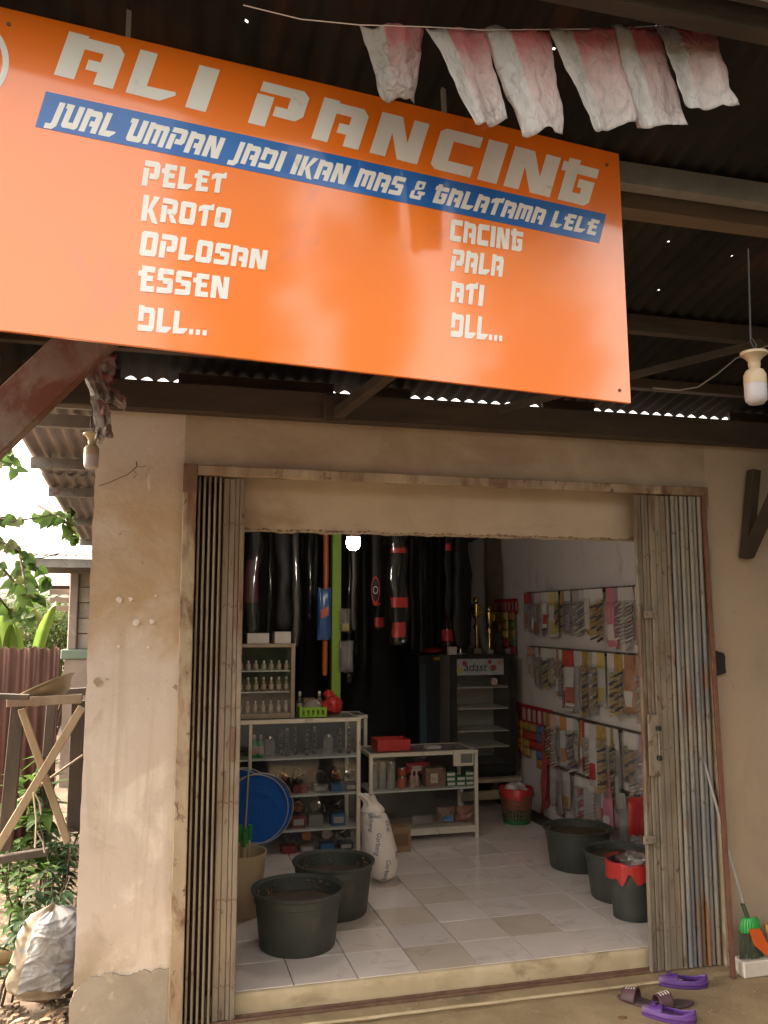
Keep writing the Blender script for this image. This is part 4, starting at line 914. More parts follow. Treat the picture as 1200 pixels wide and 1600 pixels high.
# bushes and trees beyond the fence
def bush(name, label, c, r, n, ms, Ls=(.06,.12), trunk=True, cat='bush', group=None):
    c = Vector(c); t = thing(name, label, cat, (c.x, c.y, GZ), 0, group); lf = MB(); tk = MB()
    lumps = [(c + Vector((random.uniform(-.7,.7)*r[0], random.uniform(-.7,.7)*r[1], random.uniform(-.6,.7)*r[2])), random.uniform(.3,.55)) for _ in range(14)]
    for (q_, k) in lumps: tk.tube([Vector((c.x, c.y, GZ)), Vector((c.x, c.y, GZ)).lerp(q_, .5)+rdir()*.1, q_], [.03+.02*r[2], .02+.01*r[2], .008], 5)
    for i in range(n):
        q_, k = random.choice(lumps); d = rdir(); p_ = q_ + Vector((d.x*r[0], d.y*r[1], d.z*r[2]))*k*random.uniform(.5,1)**.5
        leaf(lf, p_, rdir(-.7,.5), (0,0,1), random.uniform(*Ls), random.uniform(*Ls)*.5, 'oval', random.choice(range(len(ms))), .2)
    tk.build('trunk', BARK, t); lf.build('crown', ms, t, smooth=180); return t
bush('garden_bush', 'sunlit olive bush beyond the fence beside the neighbour column', atY(85, 985, 9.0), (1.0,.8,.55), 2600, [G4, G1], (.06,.12))
bush('garden_bush', 'green bush beyond the fence behind the banana leaves', atY(30, 1000, 8.0), (1.0,.8,.5), 2200, [G1, G4], (.07,.13))
bush('garden_bush', 'far green bush at the left edge low behind the fence', atY(-20, 1010, 12.0), (2.2,1.0,1.0), 2600, [G1, G2], (.10,.2))
for i, (x, y, z, rx, rz, lab) in enumerate([(-11,-13,2.8,2.8,2.8,'bushy tree across the lane, farthest left'), (-6,-14,2.8,2.8,2.8,'round tree across the lane left of the shop'), (-1.8,-14,2.2,2.8,2.5,'leafy tree across the lane facing the doorway'), (2.4,-13,2.2,2.8,2.6,'tall leafy tree across the lane right of the doorway'), (6.4,-12,2.2,3.0,2.7,'broad tree across the lane on the right'), (8.5,-4,3.8,2.6,4.0,'tree beside the forecourt on the right')]):
    bush('roadside_tree', lab, (x, y, z), (rx, 2.0, rz), 3400, [G2, G1], (.34,.6), cat='tree')
for (x, y, z, rx, rz, lab) in [(2.6,-12.5,6.6,.9,3.6,'slim tall tree across the lane, first of three'), (5.0,-12.5,6.0,.8,3.0,'slim tall tree across the lane, second of three'), (8.2,-12,6.8,1.4,3.8,'slim tall tree across the lane, third of three')]:
    bush('roadside_tree', lab, (x, y, z), (rx, .9, rz), 1500, [G2, G1], (.34,.6), cat='tree')
# shed wall at the right end of the forecourt
b = MB(); b.box(2.66, 2.78, -5.2, WY-.01, GZ, 2.75); tag(b.build('side_wall', mat('dark_plank_wall', (.10,.075,.055), (.15,.11,.08), rough=.9, scale=6)), 'dark side wall closing the right end of the forecourt', 'wall')
# ================================================================== INTERIOR
def _ord(n):
    a = ['first','second','third','fourth','fifth','sixth','seventh','eighth','ninth','tenth','eleventh','twelfth','thirteenth','fourteenth','fifteenth','sixteenth','seventeenth','eighteenth','nineteenth','twentieth']
    return a[n] if n < 20 else ('thirtieth' if n == 29 else ('twenty-' if n < 29 else 'thirty-') + a[n-20 if n < 29 else n-30])
ORD = [_ord(n) for n in range(38)]
SHELF = mat('shelf_glass_edge', (.50,.52,.48), (.56,.57,.52), rough=.25, scale=8)
BACKP = mat('case_back', (.030,.026,.022), (.045,.04,.034), rough=.8)
def case(name, label, x0, x1, y0, y1, z0, z1, shelves, pw=.028, extra_post=None, base=None):
    t = thing(name, label, 'display case', ((x0+x1)/2, (y0+y1)/2, z0))
    for (x, y) in ((x0, y0), (x1-pw, y0), (x0, y1-pw), (x1-pw, y1-pw)):
        b = MB(); b.box(x, x+pw, y, y+pw, z0, z1-pw-.001); b.build('post', ALU, t, bevel=.002)
    if extra_post is not None: b = MB(); b.box(extra_post, extra_post+pw*.8, y0+.002, y0+pw, z0, z1-pw-.001); b.build('post', ALU, t, bevel=.002)
    for y in (y0, y1-pw): b = MB(); b.box(x0-.002, x1+.002, y-.002, y+pw+.002, z1-pw, z1); b.build('top_rail', ALU, t, bevel=.002)
    for x in (x0, x1-pw): b = MB(); b.box(x, x+pw, y0+pw+.003, y1-pw-.003, z1-pw+.001, z1-.002); b.build('side_rail', ALU, t, bevel=.002)
    b = MB(); b.box(x0+pw+.001, x1-pw-.001, y0+pw+.004, y1-pw-.004, z1-.008, z1-.003); b.build('top_glass', thin('top_glass', (.35,.3,.28), .5, .12, .2), t)
    for z in shelves: b = MB(); b.box(x0+pw*.3, x1-pw*.3, y0+.010, y1-pw-.002, z-.012, z); b.build('shelf', SHELF, t, bevel=.002)
    if base is not None: b = MB(); b.box(x0+pw, x1-pw, y0+.004, y1-pw, base[0], base[1]); b.build('base_board', ALU, t, bevel=.002)
    b = MB(); b.box(x0+pw+.001, x1-pw-.001, y0+.003, y0+.007, z0+.06, z1-pw-.002); b.build('front_glass', GLASS, t)
    b = MB(); b.box(x0+pw, x1-pw, y1-.012, y1-.004, z0+.05, z1-pw-.002); b.build('back_panel', BACKP, t)
    return t
CY = 2.12
XC1 = atY(563, 1300, CY).x; ZC1 = atY(555, 1121, CY).z
case('display_case', 'tall aluminium glass display case full of fishing reels on the left', -.62, XC1, CY, CY+.42, 0, ZC1, [.17,.41,.67], extra_post=atY(389, 1160, CY).x)
XB = atY(574, 1130, CY+.55).x; case('display_case', 'aluminium display case standing half hidden behind the reel case', XB-1.0, XB, CY+.55, CY+.85, 0, atY(575, 1117, CY+.55).z, [.4])
Y2 = 2.26; XA2 = atY(577, 1200, Y2).x; XB2 = atY(747, 1200, Y2).x; Z2 = atY(660, 1175, Y2).z
case('display_case', 'low aluminium glass counter with small packaged goods in the middle', XA2, XB2, Y2, Y2+.42, 0, Z2, [atY(660, 1234, Y2).z], base=(.045,.095))
# wooden glass cabinet on top of the reel case
YC = CY+.08; xk0, xk1 = -.50, atY(461, 1060, YC).x; zk1 = atY(440, 1006, YC).z; zk0 = ZC1+.001
ck = thing('glass_cabinet', 'brown framed glass cabinet of small bottles standing on the reel case', 'cabinet', ((xk0+xk1)/2, YC+.12, zk0))
BF = mat('brown_frame', (.26,.19,.12), (.33,.25,.16), rough=.5, scale=8)
for x in (xk0, xk1-.03): b = MB(); b.box(x, x+.03, YC, YC+.26, zk0, zk1); b.build('side_panel', BF, ck, bevel=.002)
for z in (zk0, zk1-.025): b = MB(); b.box(xk0+.031, xk1-.031, YC, YC+.26, z, z+.035 if z == zk0 else z+.025); b.build('panel', BF, ck, bevel=.002)
b = MB(); b.box(xk0+.03, xk1-.03, YC+.25, YC+.258, zk0, zk1); b.build('back_panel', BACKP, ck)
b = MB(); b.box(xk0+.031, xk1-.031, YC+.004, YC+.008, zk0+.036, zk1-.026); b.build('front_glass', GLASS, ck)
levels = [zk0+.037, zk0+.19, zk0+.34]
for z in levels[1:]: b = MB(); b.box(xk0+.031, xk1-.031, YC+.02, YC+.248, z-.008, z); b.build('shelf', SHELF, ck)
def bottle_mesh(r, h, body, cap, name):
    b = MB(); b.lathe([(r*.9,0),(r,.004),(r,h*.62),(r*.45,h*.76),(r*.4,h*.8)], 12, m=0); b.lathe([(r*.46,h*.8),(r*.46,h*.98),(r*.4,h)], 12, m=1); b.lathe([(r*1.02,h*.15),(r*1.02,h*.5)], 12, m=2, cap=False)
    me = b.mesh(name, [body, cap, MATS['paper_label']]); me.polygons.foreach_set('use_smooth', [True]*len(me.polygons)); return me
mat('paper_label', (.35,.25,.18), (.45,.35,.25), rough=.7, scale=20)
CAPW = mat('cap_white', (.6,.56,.5), rough=.4); AMB = mat('amber_glass', (.16,.085,.04), (.22,.13,.06), rough=.15, scale=9); OIL = mat('essence_clear', (.30,.24,.17), (.36,.30,.22), rough=.15, scale=9); GRN = mat('green_bottle', (.02,.20,.05), (.03,.26,.07), rough=.25); RED = mat('red_plastic', (.42,.025,.025), (.50,.04,.035), rough=.35, scale=8); DRK = mat('dark_plastic', (.03,.028,.028), (.05,.045,.042), rough=.4, scale=8)
bm_ = [bottle_mesh(.017,.085,OIL,CAPW,'bottle'), bottle_mesh(.019,.10,AMB,CAPW,'bottle'), bottle_mesh(.017,.07,OIL,CAPW,'bottle')]
for li, z in enumerate(levels):
    n = 14
    for i in range(n):
        x = xk0 + .055 + i*(xk1-xk0-.11)/(n-1)
        if x < -.17: continue
        o = bpy.data.objects.new('essence_bottle', bm_[li]); COL.objects.link(o); o.location = (x, YC+.06+random.uniform(-.01,.01), z+.0005); o.rotation_euler = (0,0,random.uniform(0,6))
        nb_ = sum(1 for q_ in COL.objects if q_.name.startswith('essence_bottle')) - 1; tag(o, 'small essence bottle with pale cap, %s from the left on the cabinet %s shelf' % (ORD[nb_ - 9*li if nb_ - 9*li >= 0 else 0], ['bottom','middle','top'][li]), 'bottle', 'essence bottles on the %s shelf of the cabinet' % ['bottom','middle','top'][li])
WBX = mat('white_carton', (.50,.44,.38), (.58,.52,.46), rough=.8, scale=8); BBX = mat('brown_carton', (.22,.13,.07), (.29,.18,.10), rough=.85, scale=10, layers=[((.14,.08,.045), 8, .58, .7, (1,1,1))])
def carton(label, x0, x1, y0, y1, z0, z1, m, rz=0, name='carton_box', cat='box', lab=None):
    t = thing(name, label, cat, ((x0+x1)/2, (y0+y1)/2, z0), rz); hx, hy = (x1-x0)/2, (y1-y0)/2; h = z1-z0
    b = MB(); b.box(-hx, hx, -hy, hy, 0, h); b.build('carton', m, t, world=False, bevel=.002)
    b = MB(); b.box(-hx*.98, hx*.98, -hy-.001, -hy*.2, h+.0006, h+.002); b.build('flap', m, t, world=False)
    if lab: b = MB(); b.box(-hx*.7, hx*.7, -hy-.0016, -hy-.0004, h*.25, h*.75); b.build('printed_panel', lab, t, world=False)
    return t
a = atY(432, 985, YC+.1); carton('pale carton on top of the glass cabinet, nearest the hanging bags', a.x-.02, a.x+.10, YC+.05, YC+.2, zk1+.001, zk1+.085, WBX)
carton('pale carton on top of the glass cabinet at its left end', a.x-.22, a.x-.06, YC+.05, YC+.2, zk1+.001, zk1+.075, WBX)
# things standing on the reel case
q = atY(487, 1120, CY+.15); gb = thing('plastic_basket', 'small lime green plastic basket on the reel case', 'basket', (q.x, CY+.15, ZC1+.001))
LIME = mat('lime_plastic', (.20,.38,.02), (.26,.46,.03), rough=.4)
for (dx, dy, ax) in ((0,-.06,0),(0,.06,0),(-.10,0,1),(.10,0,1)):
    b = MB()
    if ax == 0:
        b.box(-.10,.10,dy-.002,dy+.002,.05,.07); b.box(-.10,.10,dy-.002,dy+.002,0,.016)
        for k in range(6): x = -.10+k*.036; b.box(x,x+.02,dy-.002,dy+.002,.016,.05)
    else:
        b.box(dx-.002,dx+.002,-.058,.058,.05,.07); b.box(dx-.002,dx+.002,-.058,.058,0,.016)
        for k in range(4): y = -.058+k*.032; b.box(dx-.002,dx+.002,y,y+.018,.016,.05)
    b.build('basket_side', LIME, gb, world=False)
b = MB(); b.box(-.10,.10,-.06,.06,0,.004); b.build('basket_floor', LIME, gb, world=False)
FILM = thin('clear_film', (.5,.46,.43), .05, .10, .22); FILM2 = thin('clear_film_dense', (.50,.45,.42), .22, .12, .3)
def blob(b, c, r, seed, n=18, amp=.25, m=0):
    def fn(u, v):
        a = u*2*math.pi; t = v*math.pi; d = Vector((math.cos(a)*math.sin(t), math.sin(a)*math.sin(t), math.cos(t)))
        k = 1+amp*noise.noise(d*1.8+Vector((seed,0,0)))+amp*.5*noise.noise(d*5+Vector((seed,3,0)))
        return (c[0]+d.x*r[0]*k, c[1]+d.y*r[1]*k, c[2]+d.z*r[2]*k)
    b.grid(fn, n, n*2//3, m); return b
b = blob(MB(), (0,0,.075), (.075,.04,.045), 3); b.build('film_wrapped_tray', FILM2, gb, world=False, smooth=180)
def standing_bottle(label, x, y, z, r, h, body, cap, group=None):
    o = bpy.data.objects.new('bottle', bottle_mesh(r, h, body, cap, 'bottle')); COL.objects.link(o); o.location = (x, y, z); return tag(o, label, 'bottle', group)
standing_bottle('dark bottle behind the green basket, left one', q.x-.07, CY+.28, ZC1+.001, .025, .17, DRK, CAPW); standing_bottle('dark bottle behind the green basket, right one', q.x+.08, CY+.28, ZC1+.001, .025, .17, AMB, CAPW)
carton('beige carton between the dark bottles behind the green basket', q.x-.045, q.x+.045, CY+.26, CY+.33, ZC1+.001, ZC1+.12, BBX)
q = atY(519, 1095, CY+.2); rb = thing('red_bag', 'bundled shiny red plastic bag on the reel case below the green post', 'bag', (q.x, CY+.2, ZC1+.001))
b = blob(MB(), (0,0,.07), (.075,.06,.072), 11, 26, .3); b.build('bag_body', RED, rb, world=False, smooth=180)
b = blob(MB(), (-.03,-.01,.15), (.035,.03,.035), 13, 18, .5); b.build('bag_knot', RED, rb, world=False, smooth=180)
# goods in the reel case ------------------------------------------------
CHR = mat('chrome', (.55,.53,.50), rough=.16, metal=1, c2=(.65,.62,.58), scale=20); GLD = mat('copper_spool', (.50,.17,.05), rough=.25, metal=.9); BLK = mat('black_gloss', (.012,.012,.013), rough=.18)
def reel(label, x, y, z, s, m1, m2, rz, group):
    t = thing('fishing_reel', label, 'fishing reel', (x, y, z), rz, group); s *= 1.0
    M_ = Matrix.Rotation(R(90), 4, 'X')
    b = MB(); b.lathe([(.0,-.03*s),(.036*s,-.03*s),(.038*s,-.024*s),(.026*s,-.018*s),(.026*s,.012*s),(.038*s,.018*s),(.034*s,.026*s),(0,.026*s)], 20, (0,0,.06*s), M=M_); b.build('spool', m1, t, world=False, smooth=40)
    b = MB(); b.lathe([(.034*s,.0),(.036*s,.012*s),(.026*s,.03*s),(0,.034*s)], 16, (0,.026*s,.06*s), M=Matrix.Rotation(R(-90), 4, 'X')); b.build('rotor', BLK, t, world=False, smooth=40)
    b = MB(); b.tube([(-.042*s,.01*s,.06*s),(-.045*s,-.03*s,.075*s),(0,-.045*s,.105*s),(.045*s,-.03*s,.075*s),(.042*s,.01*s,.06*s)], .0028*s, 6); b.build('bail', CHR, t, world=False, smooth=60)
    b = MB(); b.tube([(0,.03*s,.06*s),(0,.035*s,.105*s),(0,.03*s,.12*s)], .007*s, 6); b.box(-.008*s,.008*s,-.02*s,.06*s,.118*s,.124*s); b.build('foot', BLK, t, world=False)
    b = MB(); b.tube([(.03*s,.04*s,.06*s),(.06*s,.04*s,.06*s),(.065*s,.04*s,.03*s)], .004*s, 6); b.lathe([(.008*s,0),(.009*s,.02*s),(0,.022*s)], 8, (.065*s,.04*s,.008*s)); b.build('crank', m2, t, world=False)
    return t
ys_ = CY+.10
rows = [(.41, [403,440,468,500,527,548], 'upper'), (.17, [440,466,493,528], 'third'), (.0, [452,480,512,540], 'bottom')]
box_cols = [mat('box_dark_blue', (.02,.03,.07), rough=.4), mat('box_black', (.02,.02,.02), rough=.4), mat('box_maroon', (.16,.02,.02), rough=.4), mat('box_grey', (.16,.15,.14), rough=.5), mat('box_blue', (.02,.10,.22), rough=.4)]
WSTR = mat('box_print', (.35,.33,.30), rough=.5)
for ri, (z, pxs, nm) in enumerate(rows):
    z += .0005
    for i, px_ in enumerate(pxs):
        x = atY(px_, 1240, ys_).x; bxh = [.055,.085,.05][ri]
        carton('%s reel box, %s from the left on the %s shelf of the reel case' % (['dark blue','black','maroon','grey','blue'][(i+ri) % 5], ORD[i], nm), x-.052, x+.052, ys_-.035, ys_+.06, z, z+bxh, box_cols[(i+ri) % 5], name='reel_box', lab=WSTR if i % 2 else None)
        reel('%s reel on its box, %s from the left on the %s shelf' % (['black','copper','chrome'][i % 3], ORD[i], nm), x, ys_+.01, z+bxh+.003, .92, [BLK, GLD, CHR][i % 3], CHR, R(random.uniform(-50,50)), None)
for i, (px_, kind) in enumerate([(397,'g'),(407,'g'),(422,'j'),(440,'s'),(448,'s'),(462,'s'),(480,'s'),(493,'s'),(514,'j'),(533,'s'),(545,'s')]):
    x = atY(px_, 1170, ys_).x; z = .6705
    if kind == 'g': standing_bottle('slim green bottle on the top shelf, %s from the left' % ORD[i], x, ys_, z, .024, .16, GRN, CAPW)
    elif kind == 'j':
        t = thing('line_jar', 'clear jar of fishing line on the top shelf, %s' % ['left of the coils','right of the coils'][i > 5], 'jar', (x, ys_+.03, z))
        b = MB(); b.lathe([(.036,0),(.038,.01),(.038,.11),(.03,.125)], 16); b.build('jar_body', FILM2, t, world=False, smooth=50)
        b = MB(); b.lathe([(.033,.125),(.033,.145),(0,.147)], 16); b.build('lid', CHR, t, world=False, smooth=50)
    else:
        t = thing('spool_stack', 'stack of small silver spools on the top shelf, %s item from the left' % ORD[i], 'spools', (x, ys_+.04*(i % 2), z))
        for k in range(9+i % 3): b = MB(); b.lathe([(.014,.001),(.016,.003),(.012,.008),(.012,.012),(.016,.017),(.014,.0195)], 12, (0,0,k*.02)); b.build('spool', CHR if k % 2 else DRK, t, world=False, smooth=30)
# goods in the low counter ----------------------------------------------
yb = Y2+.12; zs2 = atY(660, 1234, Y2).z + .0005
def can(label, px_, r, h, m, y=yb, z=zs2):
    t = thing('can', label, 'can', (atY(px_, 1220, y).x, y, z)); b = MB(); b.lathe([(r*.95,0),(r,.004),(r,h-.006),(r*.93,h)], 18); b.build('can_body', m, t, world=False, smooth=40)
    b = MB(); b.lathe([(r*.93,h),(r*.93,h+.012),(r*.85,h+.014),(0,h+.014)], 18); b.build('lid', CHR, t, world=False, smooth=40); return t
CANM = mat('can_grey_print', (.34,.33,.31), (.22,.22,.22), rough=.5, scale=25)
for i, px_ in enumerate([584,597,611]): can('tall grey printed can in the low counter, %s from the left' % ORD[i], px_, .031, .19, CANM)
can('short orange tub beside the tall cans in the low counter', 628, .036, .075, mat('orange_tub', (.45,.08,.03), rough=.4)); can('short orange tub stacked on its twin in the low counter', 628, .034, .05, MATS['orange_tub'], z=zs2+.09)
for i, px_ in enumerate([642,649]): standing_bottle('small pink labelled bottle in the low counter, %s one' % ['left','right'][i], atY(px_, 1220, yb).x, yb-.03, zs2, .019, .13, mat('pink_bottle', (.45,.25,.25), rough=.3), CAPW)
def pouch(name, label, cat, loc, w_, h, d, m, film=None, rz=0, rx=0, group=None, flat=None):
    t = thing(name, label, cat, loc, rz, group); b = MB(); sd = random.uniform(0,50)
    def fn(u, v, s_=1):
        k = (1-(2*u-1)**4)*(1-(2*v-1)**4); return ((u-.5)*w_*(1-.06*math.sin(math.pi*v)), -s_*d/2*k*(1+.5*noise.noise((u*4, v*5, sd))) + rx*(v-.5)*h, v*h + .05*h*noise.noise((u*3, sd, v)))
    b.grid(lambda u, v: fn(u, v, 1), 12, 14); b.grid(lambda u, v: fn(u, v, -1), 12, 14)
    b.build('pouch_skin', m, t, world=False, smooth=180)
    if flat: c = MB(); c.grid(lambda u, v: (lambda p_: (p_[0], p_[1]-.003, p_[2]))(fn(.2+.6*u, flat[1]+(flat[2]-flat[1])*v, 1)), 6, 6); c.build('printed_label', flat[0], t, world=False, smooth=180)
    return t
q = atY(660, 1215, yb+.05); pouch('snack_packet', 'red printed packet standing at the back of the low counter', 'packet', (q.x-.02, yb+.1, zs2+.08), .20, .085, .05, RED, flat=(mat('white_print', (.6,.55,.5), rough=.5), .3, .7))
carton('brown see-through box with pale tag in the low counter', atY(663, 1220, yb).x, atY(694, 1220, yb).x, yb-.04, yb+.08, zs2, zs2+.14, mat('brown_film_box', (.20,.11,.08), (.27,.16,.11), rough=.3, scale=12), name='bait_box')
b = MB(); q = atY(679, 1220, yb-.05); b.box(q.x-.028, q.x+.028, yb-.047, yb-.043, zs2+.03, zs2+.10); tag(b.build('price_tag', mat('tag_paper', (.55,.45,.36), rough=.8)), 'pale paper tag on the brown box in the low counter', 'tag')
wrap_text('RS', .03, lambda x, y: (q.x-.02+x, yb-.0478, zs2+.05+y), 'lettering', mat('tag_ink', (.4,.08,.06), rough=.8), bpy.data.objects['price_tag']).location = -bpy.data.objects['price_tag'].location
GBX = mat('box_green_white', (.03,.17,.06), rough=.5); WTP = mat('box_white_top', (.62,.60,.55), rough=.6)
k_ = 0
for ci, px_ in enumerate([702, 717, 731]):
    for r_ in range([3,2,3][ci]):
        x = atY(px_, 1225, yb).x; t = thing('hook_box', 'small green and white hook box, %s up in the %s stack' % (ORD[r_], ['left','middle','right'][ci]), 'box', (x+random.uniform(-.002,.002), yb-.02, zs2+r_*.036), R(random.uniform(-4,4)))
        b = MB(); b.box(-.034,.034,-.03,.03,0,.0345); b.build('box_body', GBX, t, world=False, bevel=.001)
        b = MB(); b.box(-.030,.030,-.0315,-.0303,.007,.027); b.build('white_panel', WTP, t, world=False)
zbt = .0955
for i, (px_, w_, m) in enumerate([(660,.17,FILM2),(697,.15,mat('brown_bait', (.17,.09,.06), (.24,.13,.09), rough=.35, scale=30)),(728,.16,mat('red_bait', (.22,.085,.06), (.30,.13,.09), rough=.35, scale=30))]):
    q = atY(px_, 1290, yb); pouch('bait_bag', ['shiny clear bag lying low in the counter', 'brown bait bag with a blue label in the bottom of the counter', 'reddish bait bag at the right end of the counter bottom'][i], 'bag', (q.x, yb, zbt), w_, .07 if i == 0 else .12, .09, m, flat=(mat('blue_print', (.08,.20,.42), rough=.5), .2, .55) if i == 1 else None)
# scale readout panel at the counter's corner
q0, q1 = atY(709, 1172, Y2-.02), atY(740, 1196, Y2-.02)
pn = thing('scale_display', 'cream readout panel at the top right corner of the low counter', 'display', ((q0.x+q1.x)/2, Y2-.015, q1.z))
b = MB(); b.box(q0.x, q1.x, Y2-.022, Y2-.003, q1.z, q0.z-.002); b.build('panel', ALU, pn, bevel=.003)
b = MB(); b.box(q0.x+.055, q1.x-.012, Y2-.0245, Y2-.0221, q1.z+.022, q0.z-.03); b.build('screen', mat('lcd_grey', (.13,.13,.115), (.17,.17,.15), rough=.2), pn)
# on the counter
q = atY(612, 1172, Y2+.15); rbk = thing('plastic_tray', 'dark red plastic tray on the left of the low counter', 'tray', (q.x, Y2+.18, Z2+.001))
b = MB(); b.prism([(-.12,-.09,0),(.12,-.09,0),(.12,.09,0),(-.12,.09,0)], (0,0,.004)); b.build('tray_floor', RED, rbk, world=False)
for (x0, x1, y0, y1) in ((-.13,.13,-.10,-.095),(-.13,.13,.095,.10),(-.13,-.125,-.094,.094),(.125,.13,-.094,.094)):
    b = MB(); b.box(x0,x1,y0,y1,0,.085); b.build('tray_side', RED, rbk, world=False, bevel=.002)
b = MB()
for i in range(5): b.box(-.11+i*.002,.09+i*.002,-.07,.07,.005+i*.006,.010+i*.006)
b.build('papers', WBX, rbk, world=False)
b = MB(); x = atY(672, 1172, Y2+.2).x
for i in range(4): b.box(x-.05+i*.004, x+.06+i*.003, Y2+.12, Y2+.22, Z2+.001+i*.004, Z2+.0045+i*.004)
struct(tag(b.build('paper_stack', WBX), 'thin stack of papers on the low counter', 'papers'), 'stuff')
# sack and carton in front of the counter --------------------------------
qs = atZ(603, 1384, 0); sx_, sy_ = qs.x, qs.y+.06
zt_ = atY(590, 1262, sy_).z
rs = thing('rice_sack', 'standing white sack with dark printed words leaning on the counter', 'sack', (sx_, sy_, 0))
def rsf(a, v):
    prof = [.0,.085,.105,.112,.112,.110,.106,.100,.095,.085,.055]
    k = v*10; i = min(9, int(k)); f = k-i; r = prof[i]*(1-f)+prof[i+1]*f
    r *= 1+.07*noise.noise((math.cos(a)*1.2, math.sin(a)*1.2, v*2.5+5))+.025*noise.noise((math.cos(a)*4, math.sin(a)*4, v*8))
    lean = -.045*v - .03*v*v
    return Vector((math.cos(a)*r + lean, math.sin(a)*r*.9, zt_*v))
b = MB(); b.grid(lambda u, v: rsf(u*2*math.pi, v), 40, 40); SKW = mat('white_sack', (.62,.55,.49), (.68,.61,.55), rough=.6, scale=8, bump=.3, bscale=18, layers=[((.48,.40,.32), 5, .56, .72, (1,1,1))])
b.build('sack_body', SKW, rs, world=False, smooth=180)
b = MB()
def neck(u, v):
    a = u*2*math.pi; r = (.060*(1-v)**2 + .022 + .030*v*v)*(1+.16*math.sin(a*6+v*2)*min(1, v*3)+.10*noise.noise((math.cos(a)*2, math.sin(a)*2, v*3)))
    return Vector((math.cos(a)*r - .073 - .05*v*v, math.sin(a)*r*.75, zt_ - .014 + .10*v + .02*v*noise.noise((math.cos(a)*2, math.sin(a)*2, 5))))
b.grid(neck, 48, 12); b.build('tied_neck', SKW, rs, world=False, smooth=180)
b = MB(); b.tube([(-.083+math.cos(k*.7)*.034, math.sin(k*.7)*.026, zt_+.035) for k in range(10)], .004, 5); b.build('tie_cord', mat('jute', (.4,.32,.22), rough=.9), rs, world=False)
INK = mat('sack_ink', (.05,.05,.13), rough=.7)
def on_sack(a0, v0):
    def f(x, y):      # text runs downward
        v = v0 - (x + y*.25)/zt_; a = a0 + (y - x*.25)/.105 + .0
        p_ = rsf(a, max(.01, min(.99, v))); return p_ + Vector((math.cos(a), math.sin(a), 0))*.0025
    return f
for (a0, v0, s_) in [(-1.95, 1.02, 'Garbang'), (-1.75, .72, 'Garbang'), (-1.45, .36, 'Garbang'), (-.9, .86, 'O K'), (-.75, .45, 'EK')]: wrap_text(s_, .040, on_sack(a0, v0), 'printed_word', INK, rs)
wrap_text('Sako', .05, lambda x, y: rsf(-2.2+x/.1, .9)*1.0 + Vector((0,0,y*.8)) + Vector((math.cos(-2.2+x/.1), math.sin(-2.2+x/.1), 0))*.008, 'printed_word', INK, rs)
a, c = atZ(622, 1332, 0), atZ(638, 1330, 0); q = atY(628, 1332, 2.0)
carton('brown carton on the floor between the white sack and the counter', c.x-.13, c.x+.01, c.y-.02, c.y+.12, 0.0005, .17, BBX, R(4), lab=mat('carton_print', (.16,.09,.05), rough=.85))
# black basins -----------------------------------------------------------
BAS = mat('black_basin_plastic', (.038,.043,.036), (.055,.060,.050), rough=.55, scale=9, rvar=.12, layers=[((.10,.085,.06), 6, .60, .78, (1,1,1)), ((.11,.10,.085), 22, .62, .70, (1,1,.15))])
FEED = mat('feed_grain', (.16,.10,.055), (.26,.17,.09), rough=.95, scale=22, bump=.8, bscale=40); WATER = mat('dark_water', (.02,.015,.01), rough=.06)
def basin(label, cx, cy, r, h, fill, seed):
    t = thing('round_basin', label, 'basin', (cx, cy, .0008))
    b = MB(); b.lathe([(0,0),(r*.80,0),(r*.83,.012),(r*.93,h*.80),(r*.955,h*.81),(r*.965,h-.02),(r*1.0,h-.018),(r*1.03,h-.008),(r*1.03,h),(r*.985,h+.002),(r*.93,h-.012),(r*.90,h*.6),(r*.80,.02),(0,.015)], 44)
    b.build('shell', BAS, t, world=False, smooth=35)
    zf = h*fill; b = MB(); n = 30
    def surf(u, v): a = u*2*math.pi; rr = r*.895*v; x, y = math.cos(a)*rr, math.sin(a)*rr; return (x, y, zf + .012*noise.noise((x*9, y*9, seed))*(1-v*.3))
    b.grid(surf, 36, 8); b.build('dark_contents', mat('wet_bait', (.05,.035,.022), (.10,.07,.04), rough=.5, scale=14, bump=.7), t, world=False, smooth=180)
    b = MB()
    for k in range(130):
        a = random.uniform(0, 6.283); 
        if noise.noise((math.cos(a)*2, math.sin(a)*2, seed)) < .0: continue
        rr = r*random.uniform(.86,.915); z = random.uniform(zf+.01, h-.02); s_ = random.uniform(.003,.008); b.lathe([(0,-s_),(s_,0),(0,s_)], 4, (math.cos(a)*rr, math.sin(a)*rr, z))
    struct(b.build('stuck_crumbs', FEED, t, world=False), 'stuff'); return t
def put_basin(label, pl_, pr_, pyb, fill, seed, h=None):
    # rim left/right pixels at rim height, bottom centre pixel
    xm = (pl_[0]+pr_[0])/2; h = h or .30
    a, c = atZ(pl_[0], pl_[1], h), atZ(pr_[0], pr_[1], h); r = (c-a).length/2/1.0; m_ = (a+c)/2
    return basin(label, m_.x, m_.y, r, h, fill, seed)
put_basin('black round basin nearest the doorway at the left', (394,1388), (536,1383), 0, .72, 1, .285)
put_basin('black round basin with feed behind the nearest one, beside the white sack', (458,1345), (584,1342), 0, .72, 2, .285)
put_basin('black round basin against the right wall, farther one', (849,1290), (956,1293), 0, .82, 3, .26)
put_basin('black round basin against the right wall, nearer the gate', (912,1326), (1024,1330), 0, .84, 4, .27)
